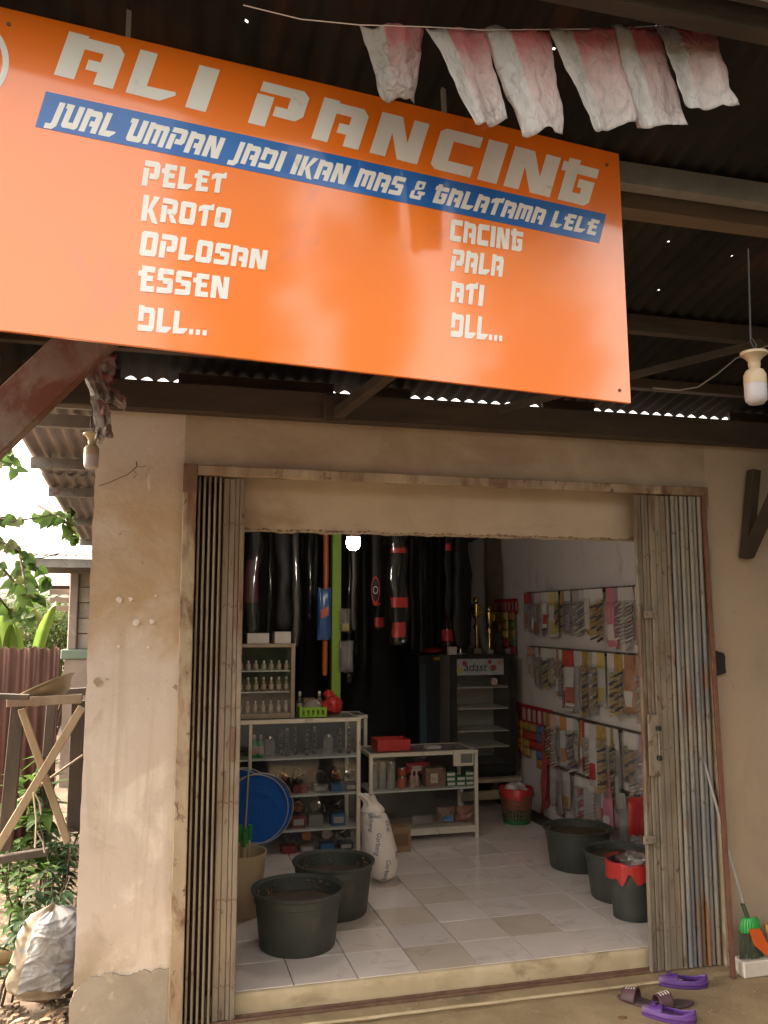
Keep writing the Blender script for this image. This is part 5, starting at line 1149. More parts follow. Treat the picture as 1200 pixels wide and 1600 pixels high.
# cream bucket with rods, blue hoop nets
q = atZ(383, 1440, 0); bk = thing('cream_bucket', 'cream plastic bucket of green handled rods behind the left gate', 'bucket', (q.x-.02, q.y+.13, .0008)); bz = .34
CRB = mat('cream_plastic', (.42,.31,.18), (.48,.36,.22), rough=.5, scale=7)
b = MB(); b.lathe([(0,0),(.115,0),(.12,.01),(.142,bz-.03),(.15,bz-.03),(.152,bz),(.142,bz),(.138,bz-.02),(.112,.02),(0,.02)], 32); b.build('bucket_shell', CRB, bk, world=False, smooth=40)
rd = thing('rod_bundle', 'bundle of bamboo net handles with green grips standing in the cream bucket', 'rods', (bk.location.x, bk.location.y, .03))
GRIP = mat('green_grip', (.02,.20,.04), rough=.6); BAM = mat('bamboo', (.40,.30,.15), (.48,.37,.2), rough=.6)
for i in range(9):
    a = i*.7; x, y = math.cos(a)*.07*(.4+.6*(i % 2)), math.sin(a)*.07*(.5+.5*(i % 3)/2); hh = random.uniform(.40,.46)
    b = MB(); b.tube([(x*.8, y*.8, .0), (x, y, hh-.07)], .008, 7); hd = b.build('rod', BAM, rd, world=False); b = MB(); b.tube([(x, y, hh-.08), (x*1.05, y*1.05, hh-.0)], .013, 8); b.build('grip', GRIP, hd, world=False)
q = atY(402, 1265, 1.55); BLU = mat('blue_net', (.016,.085,.34), (.022,.11,.40), rough=.9, scale=60, spec=.1)
hn = thing('hoop_net', 'large round blue hoop net hanging behind the left gate', 'net', (q.x, 1.55, q.z))
M_ = Matrix.Rotation(R(90), 4, 'X') @ Matrix.Rotation(R(0), 4, 'Y'); rr = .215
b = MB(); b.lathe([(0,-.001),(rr*.5,-.001),(rr,.0)], 48, M=M_, sx=1, sy=1); b.build('net_cloth', BLU, hn, world=False)
HOOP = mat('hoop_wire', (.35,.34,.25), rough=.4)
for k, (dx, dz, dr) in enumerate([(0,0,.004), (.012,.012,.0), (-.02,.008,-.002)]):
    b = MB(); b.tube([(math.cos(a)*(rr+dr)+dx, -.012*k-.003, math.sin(a)*(rr+dr)+dz) for a in [2*math.pi*i/48 for i in range(49)]], .0032, 6, cap=False); b.build('hoop', HOOP if k else mat('hoop_blue', (.02,.10,.32), rough=.4), hn, world=False, smooth=180)
b = MB(); p0, p1 = atY(389, 1195, 1.5), atY(381, 1335, 1.5); b.tube([Vector(p0)-hn.location, Vector(p1)-hn.location], .006, 7); b.build('handle', BAM, hn, world=False)
t2 = copy_tree(hn); t2.location = (q.x-.11, 1.60, q.z+.03); t2['label'] = 'second blue hoop net mostly hidden behind the first one'
# red lined baskets ------------------------------------------------------
def bin_(label, cx, cy, r, h, film=True):
    t = thing('waste_basket', label, 'basket', (cx, cy, .0008)); GB = mat('basket_brown_green', (.10,.085,.045), (.15,.12,.06), rough=.6, scale=10) if film else mat('basket_black', (.035,.035,.03), rough=.6); GG = mat('basket_green', (.02,.13,.045) if film else (.03,.04,.03), rough=.5) if film else mat('basket_dark', (.03,.035,.03), rough=.5)
    b = MB()
    for k in range(28):
        a = 2*math.pi*k/28; p0 = Vector((math.cos(a)*r*.8, math.sin(a)*r*.8, .03)); p1 = Vector((math.cos(a)*r, math.sin(a)*r, h*.95)); b.bar(p0, p1, .012, .004)
    for k in range(7): z = .05+k*(h*.9-.05)/6; rr = r*(.8+.2*z/h); b.tube([(math.cos(a)*rr, math.sin(a)*rr, z) for a in [2*math.pi*i/28 for i in range(29)]], .005, 5, cap=False)
    if film: struct(b.build('woven_wall', GB, t, world=False), 'stuff')
    else: b = MB(); b.lathe([(r*.8,.001),(r*.82,.02),(r*.98,h*.93),(r*1.03,h*.93),(r*1.03,h),(r*.96,h),(r*.92,h*.8),(r*.76,.03)], 36); b.build('tub_wall', BAS, t, world=False, smooth=40)
    b = MB(); b.lathe([(0,0),(r*.82,0),(r*.83,.035),(r*.79,.035),(0,.02)], 28); b.build('base_ring', GG, t, world=False, smooth=40)
    b = MB()
    def liner(u, v):
        a = u*2*math.pi; w_ = noise.noise((math.cos(a)*2.5, math.sin(a)*2.5, cx*7)); 
        if v < .5: k = v/.5; rr = r*((.88+.12*k) if film else (.74+.20*k+.10*k**4)); z = h*(.45+.55*k)
        else: k = (v-.5)/.5; rr = r*(1.0+.06*math.sin(k*2)+.04*w_*k); z = h*1.0+.012*(1-k)-k*h*(.22+.2*w_)
        if not film and v >= .5: rr = r*(1.075 + .02*w_*k); z = h*1.0+.012-k*h*(.30+.25*w_)
        return (math.cos(a)*rr*(1+.012*math.sin(a*17)), math.sin(a)*rr*(1+.012*math.sin(a*17)), z + .012*w_)
    b.grid(liner, 56, 14); b.build('red_liner', RED, t, world=False, smooth=180)
    b = blob(MB(), (0,0,h*.94), (r*.7,r*.7,.06), cx*3, 20, .5); b.build('rubbish', mat('crumpled_white', (.55,.5,.47), (.4,.33,.3), rough=.6, scale=10) if film else FILM2, t, world=False, smooth=60); return t
q = atZ(817, 1290, 0); bin_('red lined basket full of rubbish near the fridge', q.x, q.y+.12, .135, .27)
q = atZ(1010, 1444, 0); bin_('small black tub with a red liner and clear bag beside the right gate', q.x+.0, q.y+.13, .135, .30, False)
# fridge -----------------------------------------------------------------
FYY = 3.15; fx0, fx1 = atY(704, 1120, FYY).x, atY(806, 1120, FYY).x; fz0, fz1 = atY(750, 1216, FYY).z, atY(750, 1023, FYY).z
fg = thing('display_fridge', 'black framed display fridge with a printed header by the right wall', 'fridge', ((fx0+fx1)/2, FYY+.25, fz0))
FBL = mat('fridge_black', (.018,.017,.016), (.03,.028,.026), rough=.3, scale=6); FGR = mat('fridge_grey_side', (.20,.18,.16), (.25,.225,.2), rough=.5, scale=5); FIN = mat('fridge_inner', (.50,.47,.44), (.56,.53,.49), rough=.5, scale=5)
b = MB(); b.box(fx0, fx0+.03, FYY+.03, FYY+.5, fz0, fz1); b.build('side_panel', FGR, fg, bevel=.004)
b = MB(); b.box(fx1-.03, fx1, FYY+.03, FYY+.5, fz0, fz1); b.build('side_panel', FBL, fg, bevel=.004)
b = MB(); b.box(fx0+.031, fx1-.031, FYY+.03, FYY+.5, fz1-.04, fz1); b.box(fx0+.031, fx1-.031, FYY+.03, FYY+.5, fz0, fz0+.12); b.build('shell', FBL, fg)
b = MB(); b.box(fx0+.031, fx1-.031, FYY+.45, FYY+.5, fz0+.12, fz1-.04); b.build('inner_back', FIN, fg)
fw = .06
b = MB(); b.box(fx0, fx0+fw, FYY-.01, FYY+.028, fz0+.04, fz1-.002); b.box(fx1-fw, fx1, FYY-.01, FYY+.028, fz0+.04, fz1-.002); b.box(fx0+fw, fx1-fw, FYY-.01, FYY+.028, fz1-.045, fz1-.002); b.box(fx0+fw, fx1-fw, FYY-.01, FYY+.028, fz0+.04, fz0+.11)
b.build('door_frame', FBL, fg, bevel=.004)
b = MB(); b.box(fx0+fw, fx1-fw, FYY, FYY+.006, fz0+.11, fz1-.045); b.build('door_glass', thin('fridge_glass', (.3,.28,.26), .05, .1, .06), fg)
for py in (1073, 1106, 1141, 1166):
    z = atY(745, py, FYY+.1).z; b = MB(); b.box(fx0+.04, fx1-.04, FYY+.06, FYY+.44, z-.01, z); sh = b.build('shelf', mat('wire_shelf', (.62,.58,.52), rough=.4), fg)
    b = MB()
    for k in range(10): x = fx0+.06+k*(fx1-fx0-.12)/9; b.box(x-.002, x+.002, FYY+.056, FYY+.0595, z-.01, z+.02)
    b.build('shelf_fence', MATS['wire_shelf'], sh)
h0, h1 = atY(714, 1030, FYY-.015), atY(787, 1054, FYY-.015)
HDR = mat('header_print', (.40,.42,.44), (.30,.33,.36), rough=.35, scale=12)
b = MB(); b.box(h0.x, h1.x, FYY-.016, FYY-.0105, h1.z, h0.z); hd = b.build('header_print', HDR, fg)
def flat_text(s, size, x, y, z, name, m, parent, shear=.2):
    o = wrap_text(s, size, lambda a, c: (x+a+c*shear, y, z+c), name, m, parent); o.location = -parent_loc(parent); return o
flat_text('adast a', .105, h0.x+.06, FYY-.0175, h1.z+.035, 'header_lettering', mat('header_ink', (.012,.012,.015), rough=.5), hd)
for (fx, fz, r_, m) in [(.16,.74,.024,mat('header_red', (.30,.05,.05), rough=.5)),(.06,.32,.032,mat('header_yellow', (.42,.36,.13), rough=.5)),(.78,.45,.026,MATS['header_red']),(.93,.78,.024,mat('header_orange', (.45,.2,.08), rough=.5)),(.70,.82,.020,MATS['header_red'])]:
    b = blob(MB(), (0,0,0), (r_,.0006,r_*.9), fx*9, 14, .35); o = b.build('fruit_print', m, hd, world=False); o.location = Vector((h0.x+(h1.x-h0.x)*fx, FYY-.0172, h1.z+(h0.z-h1.z)*fz)) - parent_loc(hd)
q = atY(773, 1065, FYY-.015); b = MB(); b.lathe([(.032,0),(.032,.0015)], 24, (q.x, FYY-.003, q.z), M=Matrix.Rotation(R(90), 4, 'X')); stk = b.build('round_sticker', mat('sticker_white', (.6,.5,.48), rough=.5), fg)
flat_text('3,5', .036, q.x-.027, FYY-.0055, q.z-.012, 'sticker_lettering', mat('sticker_red', (.45,.03,.04), rough=.5), stk, 0)
b = MB(); b.box(fx0-.02, fx1+.02, FYY-.06, FYY+.5, fz0-.03, fz0-.001); tag(b.build('fridge_stand_top', mat('stand_wood', (.36,.27,.16), (.44,.34,.21), rough=.7, scale=6)), 'wooden board the display fridge stands on', 'board')
st_ = thing('low_bench', 'pale wooden plank bench under the fridge board', 'bench', ((fx0+fx1)/2, FYY, 0))
b = MB(); b.box(fx0-.02, fx1-.12, FYY-.08, FYY-.055, .10, .175); b.build('front_plank', MATS['stand_wood'], st_, bevel=.003)
for x in (fx0+.02, fx1-.06):
    b = MB(); b.box(x, x+.05, FYY-.03, FYY+.03, .0005, fz0-.031); b.build('leg', MATS['stand_wood'], st_); b = MB(); b.box(x, x+.05, FYY+.40, FYY+.46, .0005, fz0-.031); b.build('leg', MATS['stand_wood'], st_)
# dark second cooler, left of the fridge
dx0, dx1 = atY(654, 1100, FYY+.3).x, atY(693, 1100, FYY+.3).x
dc = thing('dark_cooler', 'narrow dark blue cooler standing left of the display fridge', 'fridge', ((dx0+dx1)/2, FYY+.5, 0))
b = MB(); b.box(dx0, dx1, FYY+.3, FYY+.75, .001, 1.33); b.build('cabinet', mat('cooler_dark', (.02,.022,.027), (.03,.033,.04), rough=.3), dc, bevel=.006)
b = MB(); b.box(dx0+.01, dx0+.07, FYY+.285, FYY+.299, .15, 1.25); b.build('door_edge', mat('cooler_blue', (.05,.08,.10), rough=.35), dc, bevel=.003)
b = MB(); b.box(dx1-.10, dx1-.02, FYY+.27, FYY+.298, 1.28, 1.31); b.build('yellow_handle', mat('yellow_plastic', (.50,.30,.03), rough=.5), dc, bevel=.003)
q = atY(680, 1022, FYY+.4); b = blob(MB(), (q.x, FYY+.45, 1.36), (.12,.1,.035), 8, 20, .2); tag(b.build('sun_hat', RED, smooth=180), 'red hat lying on the dark cooler', 'hat')
# on the fridge
def trophy(label, px_, h, s_):
    q = atY(px_, 1022, FYY+.15); t = thing('trophy', label, 'trophy', (q.x, FYY+.15, fz1+.001)); GO = mat('gold_metal', (.62,.40,.10), (.7,.5,.16), rough=.2, metal=1)
    b = MB(); b.box(-.035*s_,.035*s_,-.03*s_,.03*s_,0,.045*s_); b.build('base', mat('trophy_base', (.4,.36,.32), rough=.4), t, world=False, bevel=.003)
    b = MB(); b.lathe([(.022*s_,.045*s_),(.012*s_,.08*s_),(.016*s_,h*.35),(.010*s_,h*.42),(.026*s_,h*.48),(.014*s_,h*.56),(.010*s_,h*.6)], 14); b.build('column', GO, t, world=False, smooth=50)
    b = MB(); b.lathe([(.010*s_,h*.6),(.03*s_,h*.68),(.042*s_,h*.82),(.046*s_,h*.9),(.04*s_,h*.9),(.0,h*.7)], 16); b.build('cup', GO, t, world=False, smooth=50)
    b = MB()
    for k in (-1, 1): b.tube([(k*.04*s_,0,h*.86),(k*.065*s_,0,h*.82),(k*.055*s_,0,h*.72),(k*.03*s_,0,h*.70)], .004, 5)
    b.build('handle', GO, t, world=False); b = blob(MB(), (0,0,h*.97), (.026*s_,.02*s_,.03*s_), px_, 12, .3); b.build('figure', GO, t, world=False, smooth=180)
trophy('gold trophy on the fridge, the larger left one', 745, .50, 1.15); trophy('gold trophy on the fridge, the smaller right one', 765, .42, .85)
q = atY(701, 1018, FYY+.1); COLA = mat('cola', (.03,.012,.008), rough=.12)
t = thing('soda_bottle', 'large soda bottle with a red label on the fridge', 'bottle', (q.x, FYY+.12, fz1+.001))
b = MB(); b.lathe([(.05,0),(.056,.02),(.056,.2),(.05,.25),(.022,.33),(.016,.36)], 20); b.build('bottle_body', COLA, t, world=False, smooth=60)
b = MB(); b.lathe([(.0575,.12),(.0575,.22)], 20, cap=False); b.build('label_band', RED, t, world=False, smooth=60); b = MB(); b.lathe([(.018,.36),(.018,.385),(0,.386)], 14); b.build('cap', RED, t, world=False)
carton('small white box on the fridge in front of the soda bottle', q.x-.03, q.x+.05, FYY+.02, FYY+.06, fz1+.001, fz1+.07, WBX)
# lime post ---------------------------------------------------------------
py0 = 2.75; gx0, gx1 = atY(519, 950, py0).x, atY(533, 950, py0).x
gp = thing('green_post', 'lime green square post rising from the counter to the ceiling', 'post', ((gx0+gx1)/2, py0+.04, 0))
b = MB(); b.box(gx0, gx1, py0, py0+.08, 0.001, 2.50); b.build('shaft', mat('lime_paint', (.24,.40,.03), (.30,.47,.05), rough=.5, scale=5, layers=[((.16,.26,.03), 7, .6, .75, (1,1,.4))]), gp, bevel=.004)
b = MB(); b.box(gx0-.02, gx1+.02, py0-.004, py0+.084, 2.46, 2.51); b.build('cap', RUSTY, gp)
# hanging rod bags ---------------------------------------------------------
FILMB = thin('bag_wrap', (.4,.37,.35), .012, .08, .12)
BAGB = mat('black_nylon', (.006,.0055,.0055), (.011,.010,.0095), rough=.5, spec=.25, scale=30, bump=.3); MAR = mat('maroon_nylon', (.07,.012,.014), rough=.5)
hr = thing('ceiling_rail', 'dark steel rail under the shop roof carrying the hanging rod bags', 'rail', (0.9, 2.4, 2.45))
b = MB(); b.tube([(-.8, 2.35, 2.47), (2.55, 2.35, 2.47)], .012, 8); b.build('bar', FBL, hr); b = MB(); b.tube([(-.8, 2.95, 2.46), (2.55, 2.95, 2.46)], .012, 8); b.build('bar', FBL, hr)
for x in (-.6, .4, 1.4, 2.4):
    for y in (2.35, 2.95): b = MB(); b.tube([(x, y, 2.47), (x, y, zl(y)-.0)], .006, 6); b.build('hanger', FBL, hr)
def rodbag(label, px_, py_b, wpx, Y, m, taper=.75, film=None, band=None, name='rod_bag', top=2.46):
    q = atY(px_, py_b, Y); w_ = wpx/FPX*(q-CAM).length/2; L = top-q.z; t = thing(name, label, 'rod bag', (q.x, Y, q.z)); sd = px_
    b = MB()
    def fn(u, v):
        a = u*2*math.pi; r = w_*(taper+(1-taper)*math.sin(math.pi*min(1, .12+v*.9))**.5)*(1+.30*noise.noise((math.cos(a)*1.5, v*5, sd)) + .12*noise.noise((a, v*14, sd))); 
        if v < .04: r *= .55+v*11
        return (math.cos(a)*r + .02*noise.noise((v*2, sd, 0)), math.sin(a)*r*.42, L*v)
    b.grid(fn, 18, 26); b.build('sleeve', m, t, world=False, smooth=180)
    if band:
        for (v0, v1, bm2) in band: c = MB(); c.grid(lambda u, v: (lambda p_: (p_[0]*1.03, p_[1]*1.05-.002, p_[2]))(fn(u, v0+(v1-v0)*v)), 18, 4); c.build('coloured_band', bm2, t, world=False, smooth=180)
    if film: c = MB(); c.grid(lambda u, v: (lambda p_: (p_[0]*1.25+.01*noise.noise((u*5, v*9, sd)), p_[1]*1.3-.004, p_[2]-.04))(fn(u, v)), 18, 30); c.build('clear_wrap', film, t, world=False, smooth=180)
    c = MB(); c.tube([(0,0,L-.0),(0,0,L+.012)], .004, 5); c.build('hook', CHR, t, world=False); return t
rodbag('black rod bag in clear wrap with maroon panel, leftmost of the hanging bags', 392, 990, 22, 2.35, BAGB, .8, FILMB, [(.25,.6,MAR)])
rodbag('wide black rod bag above the glass cabinet, second of the hanging bags', 441, 985, 26, 2.35, BAGB, .85)
rodbag('slim bag in loose clear wrap right of the wide black one', 461, 1003, 12, 2.36, mat('dark_brown_nylon', (.02,.015,.013), rough=.5), .7, FILMB)
rodbag('slim black rod sleeve between the clear wrapped bag and the blue packet', 484, 960, 8, 2.95, BAGB, .9, FILMB)
rodbag('black rod sleeve just left of the lime green post', 492, 985, 9, 2.95, BAGB, .9)
rodbag('black and red rod bag with an oval emblem hanging right of the bulb', 588, 946, 16, 2.35, BAGB, .7, None, [(.0,.03,RED),(.80,.86,RED)])
rodbag('red and black rod bag in shiny clear wrap, second right of the bulb', 622, 1000, 26, 2.36, BAGB, .8, FILMB, [(.02,.14,RED),(.26,.34,RED),(.70,.74,RED)])
rodbag('big black rod bag widening downward above the fridge', 722, 1014, 32, 2.95, BAGB, .55)
rodbag('thin black rod with a red ring left of the big black bag', 701, 960, 12, 2.95, BAGB, .9, None, [(.72,.8,RED)])
rodbag('black rod sleeve with red end hanging behind the emblem bag', 592, 985, 15, 2.95, BAGB, .9, None, [(.03,.12,RED)])
rodbag('grey rod sleeve hanging just right of the lime green post', 553, 985, 7, 2.95, mat('grey_nylon', (.10,.09,.09), rough=.4), .9)
for i, px_ in enumerate([420, 470, 557, 545, 570, 645, 660, 675, 688]): rodbag('thin dark rod sleeve in the back row, %s from the left' % ORD[i], px_, 1010+(i*37) % 60, 9, 3.6, BAGB, .9, FILMB if i % 3 == 0 else None, top=2.45)
# emblem on the bag
q = atY(586, 922, 2.33); em = bpy.data.objects['rod_bag.005']
def oval(rx, rz, r0, dy, m, nm):
    b = MB(); n = 28; vs_ = []
    for k in (1, r0): vs_ += [(q.x-em.location.x + math.cos(2*math.pi*i/n)*rx*k, -.034-dy, q.z-em.location.z + math.sin(2*math.pi*i/n)*rz*k) for i in range(n)]
    b.add(vs_, [(i, n+i, n+(i+1) % n, (i+1) % n) for i in range(n)]); b.build(nm, m, em, world=False)
oval(.034,.105,.86,.0,RED,'oval_piping'); oval(.020,.030,.8,.001,mat('emblem_white', (.55,.5,.5), rough=.5),'round_emblem')
# blue packet with orange stick, bags on the green post
q = atY(507, 1055, 2.6); b = MB(); b.tube([(q.x, 2.6, q.z), (q.x+.005, 2.6, atY(507, 900, 2.6).z), (q.x, 2.6, 2.45)], .022, 10); tag(b.build('orange_tube', mat('orange_tube', (.45,.10,.03), rough=.45), smooth=60), 'long orange tube hanging beside the lime green post', 'tube')
q = atY(507, 1000, 2.52); pouch('blue_packet', 'blue packet with an orange patch hanging left of the lime green post', 'packet', (q.x, 2.54, q.z), .11, .40, .035, mat('blue_packet', (.02,.07,.22), (.03,.10,.28), rough=.3, scale=8), flat=(MATS['orange_tube'], .45, .62))
q = atY(539, 988, 2.7); pouch('clear_bag', 'small clear bag with yellow bait hung high on the lime green post', 'bag', (q.x, 2.70, q.z), .09, .19, .05, FILM2, flat=(MATS['header_yellow'], .05, .35))
q = atY(541, 1050, 2.7); pouch('clear_bag', 'clear bag of pale goods hung low on the lime green post', 'bag', (q.x, 2.70, q.z), .12, .25, .07, FILM2)
# bulb, lit
BUL = mat('lit_bulb', (1.0,.93,.86), emis=14)
q = atY(552, 860, 1.2); bl_ = lamp((q.x, 1.2, q.z), 1.35, 'glowing white bulb hanging just below the lintel inside the shop', lit=BUL, hang=zl(1.2)-q.z-.2)
pl_d = bpy.data.lights.new('bulb_light', 'POINT'); pl_d.energy = 1.0; pl_d.color = (1,.88,.78); pl_d.shadow_soft_size = .045
po = bpy.data.objects.new('bulb_light', pl_d); COL.objects.link(po); po.parent = bl_; po.location = (0,0,-.05)
# ================================================================== RIGHT WALL GOODS
WX = 2.6
RAILM = mat('rail_dark', (.07,.045,.035), (.11,.07,.05), rough=.6, scale=8)
PK = {
 'white': (mat('pk_white', (.55,.51,.48), (.62,.58,.55), rough=.4, scale=12), 'white'), 'gold': (mat('pk_gold', (.46,.28,.07), (.62,.42,.14), rough=.3, scale=30, metal=.2), 'gold'),
 'red': (mat('pk_red', (.40,.04,.035), (.48,.08,.06), rough=.35, scale=12), 'red'), 'yellow': (mat('pk_yellow', (.55,.42,.12), (.62,.50,.2), rough=.4, scale=10), 'yellow'),
 'pink': (mat('pk_pink', (.55,.16,.22), (.60,.24,.28), rough=.4, scale=10), 'pink'), 'silver': (mat('pk_silver', (.44,.40,.37), (.58,.53,.48), rough=.22, scale=24, metal=.3), 'silver'),
 'brown': (mat('pk_brown', (.34,.17,.10), (.44,.26,.17), rough=.4, scale=16), 'brown'), 'peach': (mat('pk_peach', (.52,.34,.25), (.58,.42,.33), rough=.45, scale=10), 'peach'),
 'green': (mat('pk_green', (.10,.22,.08), (.22,.30,.14), rough=.4, scale=14), 'green'), 'orange': (mat('pk_orange', (.52,.20,.06), (.58,.28,.10), rough=.4, scale=14), 'orange'), 'blue': (mat('pk_blue', (.10,.14,.32), (.16,.22,.4), rough=.4, scale=16), 'blue'),
 'violet': (mat('pk_violet', (.34,.24,.34), (.44,.35,.42), rough=.35, scale=16), 'violet') }
CARD = mat('header_card', (.60,.56,.52), (.66,.62,.58), rough=.6, scale=6); STRAP = mat('dark_strip', (.06,.04,.035), rough=.6)
def packet(label, y, z, w_, h, kind, style, tilt, out, group):
    """hangs on the right wall; local x runs along the wall toward the door, local -y points into the shop"""
    t = thing('hanging_packet', label, 'packet', (WX-.012-out, y, z-h), R(-90)+tilt, group); m = PK[kind][0]; sd = y*13+z*7
    hc = h*(.30 if style != 'long' else .22)
    b = MB(); sl_ = random.uniform(-.06,.06)
    b.prism([(-w_*.46,0,h-hc),(w_*.46,0,h-hc),(w_*.40+sl_*w_,-.004,h),(-w_*.40+sl_*w_,-.004,h)], (0,.0015,0)); b.build('header_card', CARD if style != 'plain' and random.random() < .55 else m, t, world=False, recalc=True)
    def fn(u, v, s_): k = (1-(2*u-1)**4)*(1-(2*v-1)**6); return ((u-.5)*w_*(1+.05*noise.noise((v*5, sd, 0))), -s_*.020*k*(1+.6*noise.noise((u*3, v*4, sd))) - .002, (h-hc*.8)*v + .01*noise.noise((u*4, sd, 1)))
    if style in ('rows', 'long'):
        b = MB(); n = max(5, int((h-hc)/.026))
        for k in range(n):
            zz = (h-hc)*(k+.4)/n; b.bar((-w_*.38, -.008, zz-.014), (w_*.38, -.012, zz+.016), .010, .013, m=(1 if (k*7+int(sd*3)) % 3 == 0 else 0))
        struct(b.build('lure_rows', [m, STRAP if kind in ('gold','brown','yellow') else CARD], t, world=False), 'stuff')
        b = MB(); b.grid(lambda u, v: fn(u, v, 1), 10, 14); b.build('clear_front', FILM, t, world=False, smooth=180)
    elif style == 'card':
        b = MB(); b.box(-w_*.45, w_*.45, -.004, -.001, 0, h-hc); c_ = b.build('backing_card', CARD, t, world=False)
        b = MB(); b.box(-w_*.38, w_*.38, -.012, -.0045, h*.06, h*.34); b.build('goods', m, t, world=False, bevel=.003); b = MB(); b.grid(lambda u, v: fn(u, v, 1), 8, 10); b.build('clear_front', FILM, t, world=False, smooth=180)
    else:
        b = MB(); b.grid(lambda u, v: fn(u, v, 1), 10, 14); b.grid(lambda u, v: fn(u, v, -1), 10, 14); b.build('bag', FILM2 if style == 'film' else m, t, world=False, smooth=180)
        if style == 'film': b = MB(); b.box(-w_*.3, w_*.3, -.012, -.006, h*.08, h*.45); b.build('goods', m, t, world=False, bevel=.004)
        else: b = MB(); b.grid(lambda u, v: (lambda p_: (p_[0], p_[1]-.002, p_[2]))(fn(.2+.6*u, .15+.35*v, 1)), 6, 6); b.build('printed_label', CARD if kind != 'white' else PK['red'][0], t, world=False)
    return t
PKS = list(PK); rnd = random.Random(5)
def more(its):
    o = []
    for k, it in enumerate(its):
        o.append(it)
        o.append((rnd.choice(['white','peach','gold','silver','peach','white','yellow','brown','gold','red','pink','silver','orange','violet']), rnd.choice(['rows','rows','film','film','long','card','plain']), it[2]*rnd.uniform(.8,1.1)))
    return o
rails = [('top', 1.875, 1.10, 3.05, [('peach','film',.30),('violet','plain',.30),('brown','rows',.30),('gold','rows',.30),('white','film',.33),('yellow','card',.33),('gold','rows',.30),('violet','film',.32),('silver','rows',.34),('silver','rows',.30),('white','card',.24),('gold','rows',.36),('peach','plain',.34),('pink','plain',.40),('white','rows',.36),('peach','rows',.33),('green','film',.36)]),
         ('second', 1.40, 1.10, 3.0, [('brown','film',.24),('yellow','film',.32),('silver','film',.30),('yellow','film',.26),('brown','plain',.36),('gold','long',.40),('red','card',.42),('white','card',.44),('gold','long',.42),('silver','rows',.38),('yellow','card',.36),('pink','film',.42),('gold','rows',.40),('brown','plain',.36),('orange','rows',.42)]),
         ('third', .865, 1.10, 2.68, [('orange','rows',.36),('peach','rows',.38),('orange','card',.34),('blue','rows',.36),('white','film',.32),('red','card',.38),('white','plain',.40),('gold','long',.46),('gold','long',.48),('silver','film',.34),('brown','long',.46),('violet','rows',.44)]),
         ('bottom', .435, 1.15, 2.62, [('silver','film',.30),('white','film',.30),('silver','film',.32),('white','card',.26),('peach','film',.28),('pink','plain',.30),('silver','film',.34),('white','rows',.34)])]
for nm, z, y0, y1, its in rails:
    its = more(its)
    t = thing('wall_rail', 'dark rail of pegs on the right wall, the %s one' % nm, 'rail', (WX-.01, (y0+y1)/2, z))
    b = MB(); b.box(WX-.014, WX-.002, y0, y1+.05, z-.018, z+.018); b.build('strip', RAILM, t, bevel=.002)
    n = len(its)
    for i, (kind, style, h) in enumerate(its):
        y = y1 - (y1-y0)*(i+.5)/n + random.uniform(-.015,.015); w_ = random.uniform(.065,.125); h *= random.uniform(1.02,1.18)
        b = MB(); b.tube([(WX-.012, y, z+.012), (WX-.07, y, z+.012), (WX-.075, y, z+.02)], .0025, 5); b.build('peg', CHR, t)
        pos = '%s from the left on the %s rail' % (ORD[i] , nm)
        packet('%s packet, %s of the right wall' % (PK[kind][1] + (' lure' if style in ('rows','long') else ' carded' if style == 'card' else ' clear' if style == 'film' else ''), pos), y, z+.005, w_, h, kind, style, R(random.uniform(-4,34)), random.uniform(.0,.05), 'packets on the right wall')
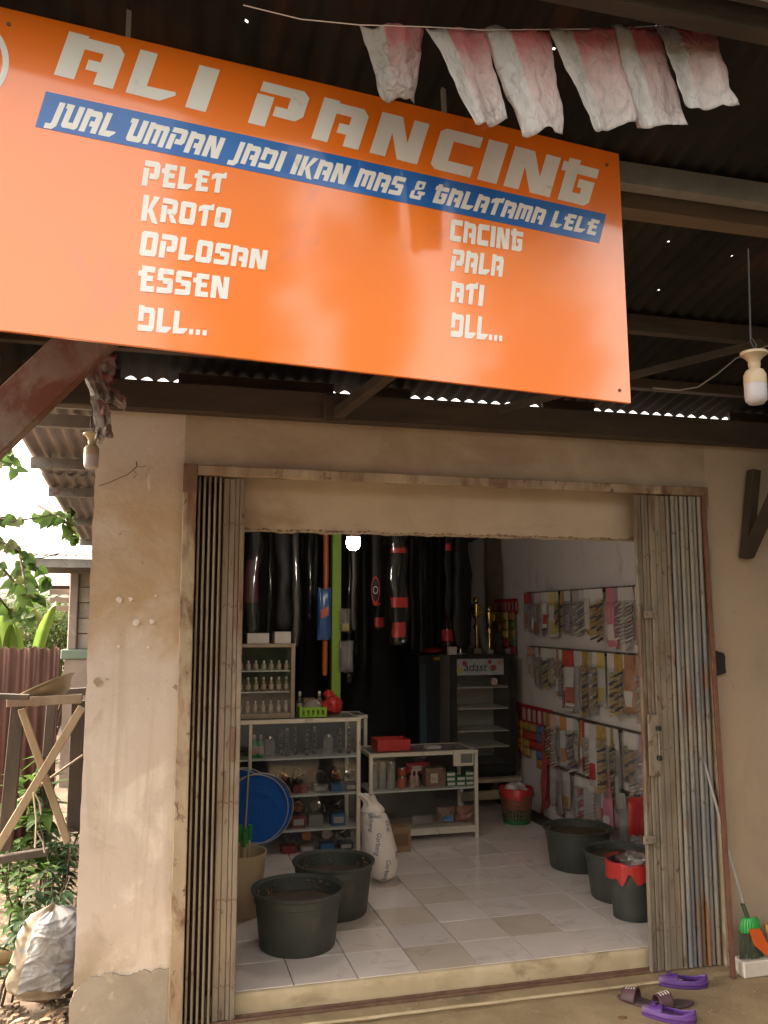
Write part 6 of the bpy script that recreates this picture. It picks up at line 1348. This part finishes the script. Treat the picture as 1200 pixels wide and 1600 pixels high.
# red hanging racks with sachet strips
def rack(label, px0, px1, py, zh, cols, where, n=7):
    a, c = atX(px0[0], px0[1], WX), atX(px1[0], px1[1], WX); y1, y0, z = a.y, c.y, a.z
    t = thing('sachet_rack', label, 'rack', (WX-.01, (y0+y1)/2, z-zh)); RK = mat('rack_red', (.40,.02,.03), (.48,.035,.04), rough=.4)
    b = MB(); b.box(WX-.022, WX-.012, y0, y1, z-.03, z); b.box(WX-.022, WX-.012, y0, y1, z-zh, z-zh+.03); b.build('bar', RK, t, bevel=.003)
    for k in range(n+1): yy = y0+(y1-y0)*k/n; b = MB(); b.box(WX-.020, WX-.014, max(y0, yy-.012), min(y1, yy+.012), z-zh+.031, z-.031); b.build('slot_bar', RK, t)
    for k, (kind, h) in enumerate(cols):
        yy = y1-(y1-y0)*(k+.5)/len(cols); tt = thing('sachet_strip', '%s sachet strip, %s from the left under the %s red rack' % (PK[kind][1], ORD[k], where), 'sachets', (WX-.03, yy, z-zh-h+.02), R(-90+random.uniform(-8,8)))
        m_ = int(h/.07)
        for s_ in range(m_):
            b = MB(); w2 = (y1-y0)/len(cols)*.46; z0_ = h*s_/m_
            b.grid(lambda u, v: ((u*2-1)*w2, -.010*(1-(2*u-1)**4)*(1-(2*v-1)**4)-.001*s_, z0_+v*h/m_*.97), 6, 6); b.build('sachet', PK[kind if s_ % 2 else random.choice([kind,'gold','orange','red'])][0], tt, world=False, smooth=180, solid=.002)
rack('small red slotted rack on the right wall above the fridge', (775,937), (811,940), 0, .14, [('gold',.20),('yellow',.34),('green',.40)], 'upper')
rack('bright red slotted rack on the right wall below the second rail', (810,1097), (866,1105), 0, .17, [('orange',.28),('gold',.30),('red',.22),('blue',.36),('green',.32)], 'lower')
# red cloth and red pouch
q = atX(858, 1140, WX); t = MB()
def cloth(u, v): return (WX-.03-.03*math.sin(u*9)*(.3+v)-.02*noise.noise((u*5, v*4, 2)), q.y+.05-.11*u*(.5+.6*v)+.03*v, q.z-.0-.72*v*(1-.25*u))
t.grid(cloth, 22, 24); tag(t.build('red_cloth', mat('red_cloth', (.26,.04,.035), (.34,.07,.055), rough=.85, scale=14), smooth=180, solid=.002), 'dull red cloth hanging from the lower red rack', 'cloth')
q = atX(996, 1305, WX-.16); pouch('red_pouch', 'bright red pouch hanging behind the right gate above the basins', 'pouch', (q.x, q.y, q.z), .13, .24, .05, RED)
q = atX(812, 1165, WX); b = MB(); b.box(WX-.05, WX-.02, q.y-.05, q.y+.02, .30, .82); tag(b.build('wooden_board', mat('brown_board', (.12,.06,.04), rough=.6), bevel=.004), 'narrow brown board leaning on the right wall beside the fridge', 'board')
